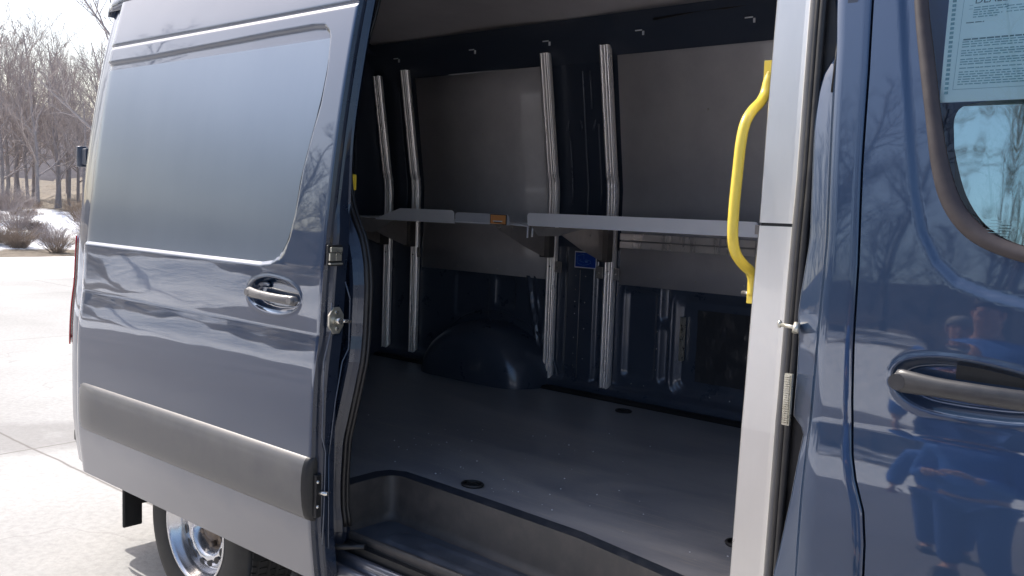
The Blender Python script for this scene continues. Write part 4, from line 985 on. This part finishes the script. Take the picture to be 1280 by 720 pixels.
# window seal ring, glass
so = smooth_poly(seal_out, 2); si = smooth_poly(seal_in, 2)
m = MB()
m.grid([[(a[0], BP(a[1])+.0075, a[1]), (a[0]*.9+b_[0]*.1, BP(a[1])+.002, a[1]*.9+b_[1]*.1), (a[0]*.3+b_[0]*.7, BP(a[1])+.004, a[1]*.3+b_[1]*.7), (b_[0], BP(b_[1])+.014, b_[1])] for a, b_ in zip(so+so[:1], si+si[:1])])
m.build('window_seal', mat('brown_grey_window_seal', (.035,.028,.03), .45, noise=(20, (.055,.045,.045), (1,1,1), .08, .35, .7)), FD)
m = MB(); c = [(x, z) for x, z in so]
# glass as a grid clipped by rows
def row_pane(poly, y_off, rows=40, colsn=30):
    zmin = min(p[1] for p in poly)+.001; zmax = max(p[1] for p in poly)-.001; P = []
    for z in lin(zmin, zmax, rows):
        xs_ = []
        for (x0, z0), (x1, z1) in zip(poly, poly[1:]+poly[:1]):
            if (z0 > z) != (z1 > z): xs_.append(x0+(x1-x0)*(z-z0)/(z1-z0))
        if len(xs_) < 2: continue
        P.append([(x, BP(z)+y_off, z) for x in lin(min(xs_), max(xs_), colsn)])
    return P
m.grid(row_pane(si, .012)[::-1]); m.build('window_glass', GLASS, FD)
# added reflector pane with a rounded corner (makes the brighter area in the window)
tp_ = smooth_poly([(-.552,1.60),(-.552,1.60),(-.536,1.70),(-.548,1.80),(-.554,1.842),(-.540,1.866),(-.50,1.872),(-.30,1.872),(.10,1.872),(.22,1.70),(.25,1.60),(.25,1.58),(-.50,1.58)], 2)
m = MB(); m.grid(row_pane(tp_, .045)[::-1]); m.build('reflector_pane', REFLECTOR, FD)
m = MB(); m.grid([[(x, .24, z) for z in (1.3, 2.42)] for x in (-.74, .6)]); m.build('added_blue_backing', mat('sky_reflection_blue', (.06,.15,.36), .7, noise=(4, (.08,.18,.41), (1,1,1), .1, .3, .7)), FD)  # blue sheet added behind the glass to imitate its sky reflection
# etched lines on the glass
m = MB()
for k in range(5): m.box(-.466+.002*k,-.440,BP(1.63)+.009,BP(1.63)+.0095,1.622+.0055*k,1.6232+.0055*k)
m.build('glass_marking', INKD, FD)
# paper
m = MB(); m.grid([[(x, BP(z)+.028, z) for x in (-.578-.03*(z-1.868), -.28)] for z in lin(1.869, 2.15, 6)][::-1]); pp = m.build('window_notice', PAPER, FD)
m = MB(); q = MB(); rr = random.Random(12)
def bar(mm, x0, x1, z, h, dz=.0): mm.grid([[(x, BP(z+dz*t)+.0265, z+dz*t), (x, BP(z+h+dz*t)+.0265, z+h+dz*t)] for x, t in ((x0,0),(x1,1))])
def words(z, x0, x1, h, mm):
    x = x0
    while x < x1:
        w = rr.uniform(.004, .014); bar(mm, x, min(x+w, x1), z, h); x += w+rr.uniform(.0015, .003)
z = 1.902
lines = []
while z < 1.984:
    words(z, -.549, -.30+rr.uniform(-.04, 0), .0019, m); z += .0047 if rr.random() > .15 else .0075
words(1.988, -.548, -.3, .0028, q)
words(2.021, -.547, -.515, .0018, q)
for k in range(5): words(2.031+.0046*k, -.536, -.485+rr.uniform(-.01,.01), .0019, m)
for k in range(3): words(2.036+.0055*k, -.478, -.3, .0016, m)
for k in range(26): bar(m, -.5745-.03*(1.885+k*.009-1.868)-.0+.004, -.5745-.03*(1.885+k*.009-1.868)+.011, 1.885+k*.009, .0055)
m.build('small_print', INK, pp); q.build('bold_print', INKD, pp)
m = MB()
for z0, z1 in ((1.893,2.14),): m.grid([[(-.5565-.004*0,BP(z0)+.0266,z0),(-.5558,BP(z0)+.0266,z0)],[(-.5565,BP(z1)+.0266,z1),(-.5558,BP(z1)+.0266,z1)]])
bar(m, -.5565, -.30, 1.893, .0008); bar(m, -.545, -.538, 2.055, .0008); bar(m, -.545, -.538, 2.048, .0008); m.build('frame_line', INK, pp)
fc = bpy.data.curves.new('t', 'FONT'); fc.body = 'DEALER'; fc.size = .020; fc.extrude = 0
fo = bpy.data.objects.new('t', fc); COL.objects.link(fo); dg = bpy.context.evaluated_depsgraph_get(); me = bpy.data.meshes.new_from_object(fo.evaluated_get(dg)); bpy.data.objects.remove(fo)
for v in me.vertices: x, y, z = v.co; v.co = (-.536+x, BP(2.058+y)+.0262, 2.058+y)
new_obj('heading', me, INKD, pp)
# door handle
h2 = handle(-.600, -.305, 1.334, BP(1.33)+.0, FD, HANDLE, h=.0215, flare=.6)
for xx in (-.585, -.32):
    m = MB(); m.tube([(xx,.03,1.332),(xx,.0,1.332)], .016, 10); m.build('handle_mount', HANDLE, h2)
m = MB(); 
m.tube([(-.5225,BP(1.33)-.0265+.0115*math.sin(a)*1.0+.006, 1.333+.0172*math.cos(a)) for a in [2*math.pi*k/20 for k in range(21)]], .0009, 5, cap=False); m.build('handle_joint', BLACK, h2)
m = MB(); m.grid([[(x, BP(z)+.027, z) for x in (-.495,-.32)] for z in (1.345, 1.376)][::-1]); m.build('cup_plate', BLACK, h2)
# --- nose of the van (outside the frame to the right)
m = MB(); P = []
for x, zt, w in ((.62,1.50,0),(.9,1.42,.01),(1.2,1.30,.04),(1.45,1.12,.10),(1.58,.9,.20),(1.62,.6,.28),(1.60,.42,.32)):
    row = []
    for k in range(25):
        t = k/24; a = math.pi*t; y0 = w; y1 = 2.03-w
        yy = (y0+y1)/2-(y1-y0)/2*math.copysign(abs(math.cos(a))**.4, math.cos(a)); row.append((x, yy, .95+(zt-.95)*abs(math.sin(a))**.5 if zt > .95 else zt))
    P.append(row)
m.grid(P[::-1]); m.build('bonnet', PAINT, VAN)
for sg in (0, 1):
    m = MB(); P = []
    for x in lin(.62, 1.52, 40):
        d = .42**2-(x-.95)**2; z0 = max(.42, WZ+math.sqrt(d)) if d > 0 else .42
        w = .0 if x < 1.2 else .28*((x-1.2)/.32)**2*.6
        P.append([(x, (BP(z)+w) if not sg else 2.03-BP(z)-w, z) for z in lin(z0, .98, 14)])
    m.grid(P if not sg else P[::-1]); m.build('front_wing', PAINT, VAN)
m = MB(); m.grid([[(.62,.02+BP(1.5),1.48),(.42,.12,2.42)],[(.66,.3,1.50),(.44,.4,2.50)],[(.72,1.0,1.5),(.46,1.0,2.52)],[(.66,1.73,1.50),(.44,1.63,2.50)],[(.62,2.01-BP(1.5),1.48),(.42,1.91,2.42)]]); m.build('windscreen', GLASS, VAN)
m = MB(); m.box(1.50,1.66,.30,1.73,.42,.66); m.build('front_bumper', BLACK, VAN, bevel=.04)
m = MB(); m.box(1.585,1.63,.55,1.48,.70,.88); m.build('grille', BLACK, VAN, bevel=.01)
for yy in (.22, 1.62):
    m = MB(); m.box(1.44,1.56,yy,yy+.2,.78,.98); m.build('headlight', WHITE, VAN, bevel=.03)
def seat(yc):
    m = MB(); m.box(-.35,.15,yc-.25,yc+.25,.75,.92); s = m.build('seat', SEAT, VAN, bevel=.05)
    m = MB(); m.hexa([(-.36,yc-.24,.92),(-.22,yc-.24,.92),(-.22,yc+.24,.92),(-.36,yc+.24,.92),(-.56,yc-.2,1.5),(-.46,yc-.2,1.5),(-.46,yc+.2,1.5),(-.56,yc+.2,1.5)]); m.build('backrest', SEAT, s, bevel=.04)
    m = MB(); m.box(-.60,-.50,yc-.12,yc+.12,1.54,1.72); m.build('headrest', SEAT, s, bevel=.04)
seat(.5); seat(1.5)
m = MB(); m.box(.40,.62,.12,1.9,.9,1.42); m.build('dashboard', BLACK, VAN, bevel=.05)

# ------------------------------------------------------------------ people standing across the lot
def person(loc, face, hair, label, s=1.0, pose=0):
    root = bpy.data.objects.new('person', None); COL.objects.link(root); root.location = loc; root.rotation_euler = (0,0,face); root.scale = (s,s,s)
    tag(root, label, 'person')
    def skin(name, V, E, rad, mt, lv=2, rootv=0):
        me = bpy.data.meshes.new(name); me.from_pydata(V, E, []); o = new_obj(name, me, mt)
        md = o.modifiers.new('k', 'SKIN'); md.use_smooth_shade = True
        for i, r_ in enumerate(rad):
            me.skin_vertices[0].data[i].radius = r_ if isinstance(r_, tuple) else (r_, r_)
        me.skin_vertices[0].data[rootv].use_root = True
        q = o.modifiers.new('u', 'SUBSURF'); q.levels = lv; q.render_levels = lv
        dg = bpy.context.evaluated_depsgraph_get(); me2 = bpy.data.meshes.new_from_object(o.evaluated_get(dg)); bpy.data.objects.remove(o)
        for p in me2.polygons: p.use_smooth = True
        return me2
    # local frame: faces +Y, arms bent holding something at the chest (pose 0) or hanging (pose 1)
    hx = .10
    if pose == 0: eL, wL, eR, wR = (-.25,-.0,1.10), (-.10,.24,1.16), (.25,.0,1.10), (.10,.24,1.18)
    else: eL, wL, eR, wR = (-.27,-.03,1.10), (-.28,.06,.86), (.27,-.02,1.10), (.24,.14,.90)
    V = [(0,0,.95),(0,.0,1.12),(0,-.01,1.30),(0,-.01,1.42),(0,.0,1.50),(0,.015,1.57),(0,.02,1.66),(0,.02,1.74),
         (-.17,0,1.40),eL,wL,(.17,0,1.40),eR,wR,(-hx,0,.88),(-hx-.01,.02,.48),(-hx-.01,-.02,.09),(-hx-.02,.13,.045),(hx,0,.88),(hx+.01,.02,.48),(hx+.01,-.02,.09),(hx+.02,.13,.045)]
    E = [(0,1),(1,2),(2,3),(3,4),(4,5),(5,6),(6,7),(3,8),(8,9),(9,10),(3,11),(11,12),(12,13),(0,14),(14,15),(15,16),(16,17),(0,18),(18,19),(19,20),(20,21)]
    rad = [(.14,.11),(.13,.105),(.145,.115),(.12,.10),.055,.07,(.078,.092),(.055,.065),.065,.048,.03,.065,.048,.03,.085,.058,.042,.036,.085,.058,.042,.036]
    body = new_obj('body', skin('body', V, E, rad, None), SKIN, root)
    # jacket
    Vj = [(0,0,.90),(0,0,1.12),(0,-.01,1.30),(0,-.01,1.43),(0,-.01,1.50),(-.18,0,1.40),eL,tuple(Vector(eL).lerp(Vector(wL), .9)),(.18,0,1.40),eR,tuple(Vector(eR).lerp(Vector(wR), .9))]
    Ej = [(0,1),(1,2),(2,3),(3,4),(3,5),(5,6),(6,7),(3,8),(8,9),(9,10)]
    rj = [(.185,.145),(.18,.14),(.19,.145),(.16,.125),(.085,.085),.085,.07,.055,.085,.07,.055]
    new_obj('jacket', skin('jacket', Vj, Ej, rj, None, rootv=0), JACKET, root)
    Vt = [(0,0,.92),(-hx,0,.84),(-hx-.01,.02,.48),(-hx-.01,-.015,.12),(hx,0,.84),(hx+.01,.02,.48),(hx+.01,-.015,.12)]
    new_obj('trousers', skin('trousers', Vt, [(0,1),(1,2),(2,3),(0,4),(4,5),(5,6)], [(.15,.125),.105,.078,.068,.105,.078,.068], None), JEANS, root)
    m = MB()
    for sx in (-1, 1): m.ball((sx*(hx+.015),.045,.05), .1, 0, 10, (.5,1.35,.5))
    m.build('shoes', SHOE, root)
    # face: eyes, nose, mouth, ears as part of the head skin
    m = MB(); m.ball((0,.115,1.645), .016, 0, 8, (.8,1.2,1.5)); m.ball((-.078,.02,1.65), .022, 0, 8, (.4,.8,1.4)); m.ball((.078,.02,1.65), .022, 0, 8, (.4,.8,1.4)); m.tube([(-.022,.103,1.605),(0,.108,1.603),(.022,.103,1.605)], .005, 6); m.build('nose_and_ears', SKIN, root)
    m = MB(); m.ball((-.031,.098,1.672), .010, 0, 8, (1.3,.6,.7)); m.ball((.031,.098,1.672), .010, 0, 8, (1.3,.6,.7)); m.build('eyes', SHOE, root)
    m = MB(); P = []
    for i in range(11):
        th_ = math.pi*.56*i/10; P.append([(.090*math.sin(th_)*math.cos(a), .0+.108*math.sin(th_)*math.sin(a)-.012*(math.sin(a) > .2), 1.675+.108*math.cos(th_)+(.045*max(0, math.sin(a))*sstep(i/10))) for a in [2*math.pi*k/24 for k in range(25)]])
    m.grid(P); m.build('hair', hair, root, solid=.006)
    # hands: palm, four fingers and a thumb
    for side, w_, e_ in ((-1, Vector(wL), Vector(eL)), (1, Vector(wR), Vector(eR))):
        d = (w_-e_).normalized(); lat = d.cross(Vector((0,0,1)))
        lat = lat.normalized() if lat.length > .2 else Vector((1,0,0)); nrm = lat.cross(d).normalized()
        m = MB(); m.tube([w_-d*.01, w_+d*.035, w_+d*.085], .03, 10, rs=[.024,.036,.034], flat=.5)
        for f, (o_, L_) in enumerate(((-.027,.062),(-.009,.072),(.009,.067),(.027,.052))):
            b0 = w_+d*.082+lat*o_; m.tube([b0, b0+d*L_*.5-nrm*.006, b0+d*L_*.8-nrm*.022, b0+d*L_*.85-nrm*.040], .0085, 8, rs=[.0088,.0085,.008,.0065])
        b0 = w_+d*.03-side*lat*.030; m.tube([b0, b0+d*.03-side*lat*.022-nrm*.008, b0+d*.058-side*lat*.026-nrm*.02], .010, 8, rs=[.012,.0105,.008])
        m.build('hand', SKIN, root)
    return root
person((-1.12,-2.95,0), R(12), HAIR, 'taller person in bright blue jacket and jeans mirrored in the front door, arms raised', 1.03, 0)
person((-1.46,-3.75,0), R(-8), HAIRG, 'person in blue jacket with grey hair mirrored smaller beside the taller one, arms hanging', .97, 1)

# ------------------------------------------------------------------ light, sky, camera
S = Vector((-1.25,-.17,1.45)).normalized()
sun = bpy.data.lights.new('sun', 'SUN'); sun.energy = 5.0; sun.angle = R(.5); sun.color = (1,.955,.89)
so_ = bpy.data.objects.new('sun', sun); COL.objects.link(so_); so_.rotation_euler = S.to_track_quat('Z', 'Y').to_euler()
w = bpy.data.worlds.new('World'); scene.world = w; w.use_nodes = True; nt = w.node_tree; bg = nt.nodes['Background']
sky = nt.nodes.new('ShaderNodeTexSky'); sky.sky_type = 'NISHITA'; sky.sun_disc = False
sky.sun_elevation = math.asin(S.z); sky.sun_rotation = math.atan2(S.x, S.y)
sky.air_density = 1.0; sky.dust_density = 4.0; sky.ozone_density = 1.0; sky.altitude = 100
hz = nt.nodes.new('ShaderNodeHueSaturation'); hz.inputs['Saturation'].default_value = 1.12; hz.inputs['Value'].default_value = 1.6
nt.links.new(sky.outputs[0], hz.inputs['Color']); nt.links.new(hz.outputs[0], bg.inputs[0]); bg.inputs[1].default_value = .15
cam = bpy.data.cameras.new('camera'); co = bpy.data.objects.new('camera', cam); COL.objects.link(co)
cam.sensor_width = 36; cam.lens = 36*1155.16/1280; cam.clip_end = 2000; cam.clip_start = .05
co.matrix_world = Matrix(((.75258312,-.08368317,.65315831,0),(.65759571,.04362269,-.75210701,-1.8),(.03444618,.99553714,.08785939,1.64),(0,0,0,1)))
scene.camera = co
scene.view_settings.view_transform = 'Standard'; scene.view_settings.look = 'None'; scene.view_settings.exposure = 0
scene.cycles.max_bounces = 10; scene.cycles.diffuse_bounces = 5; scene.cycles.glossy_bounces = 6; scene.cycles.transparent_max_bounces = 12
scene.cycles.use_denoising = True
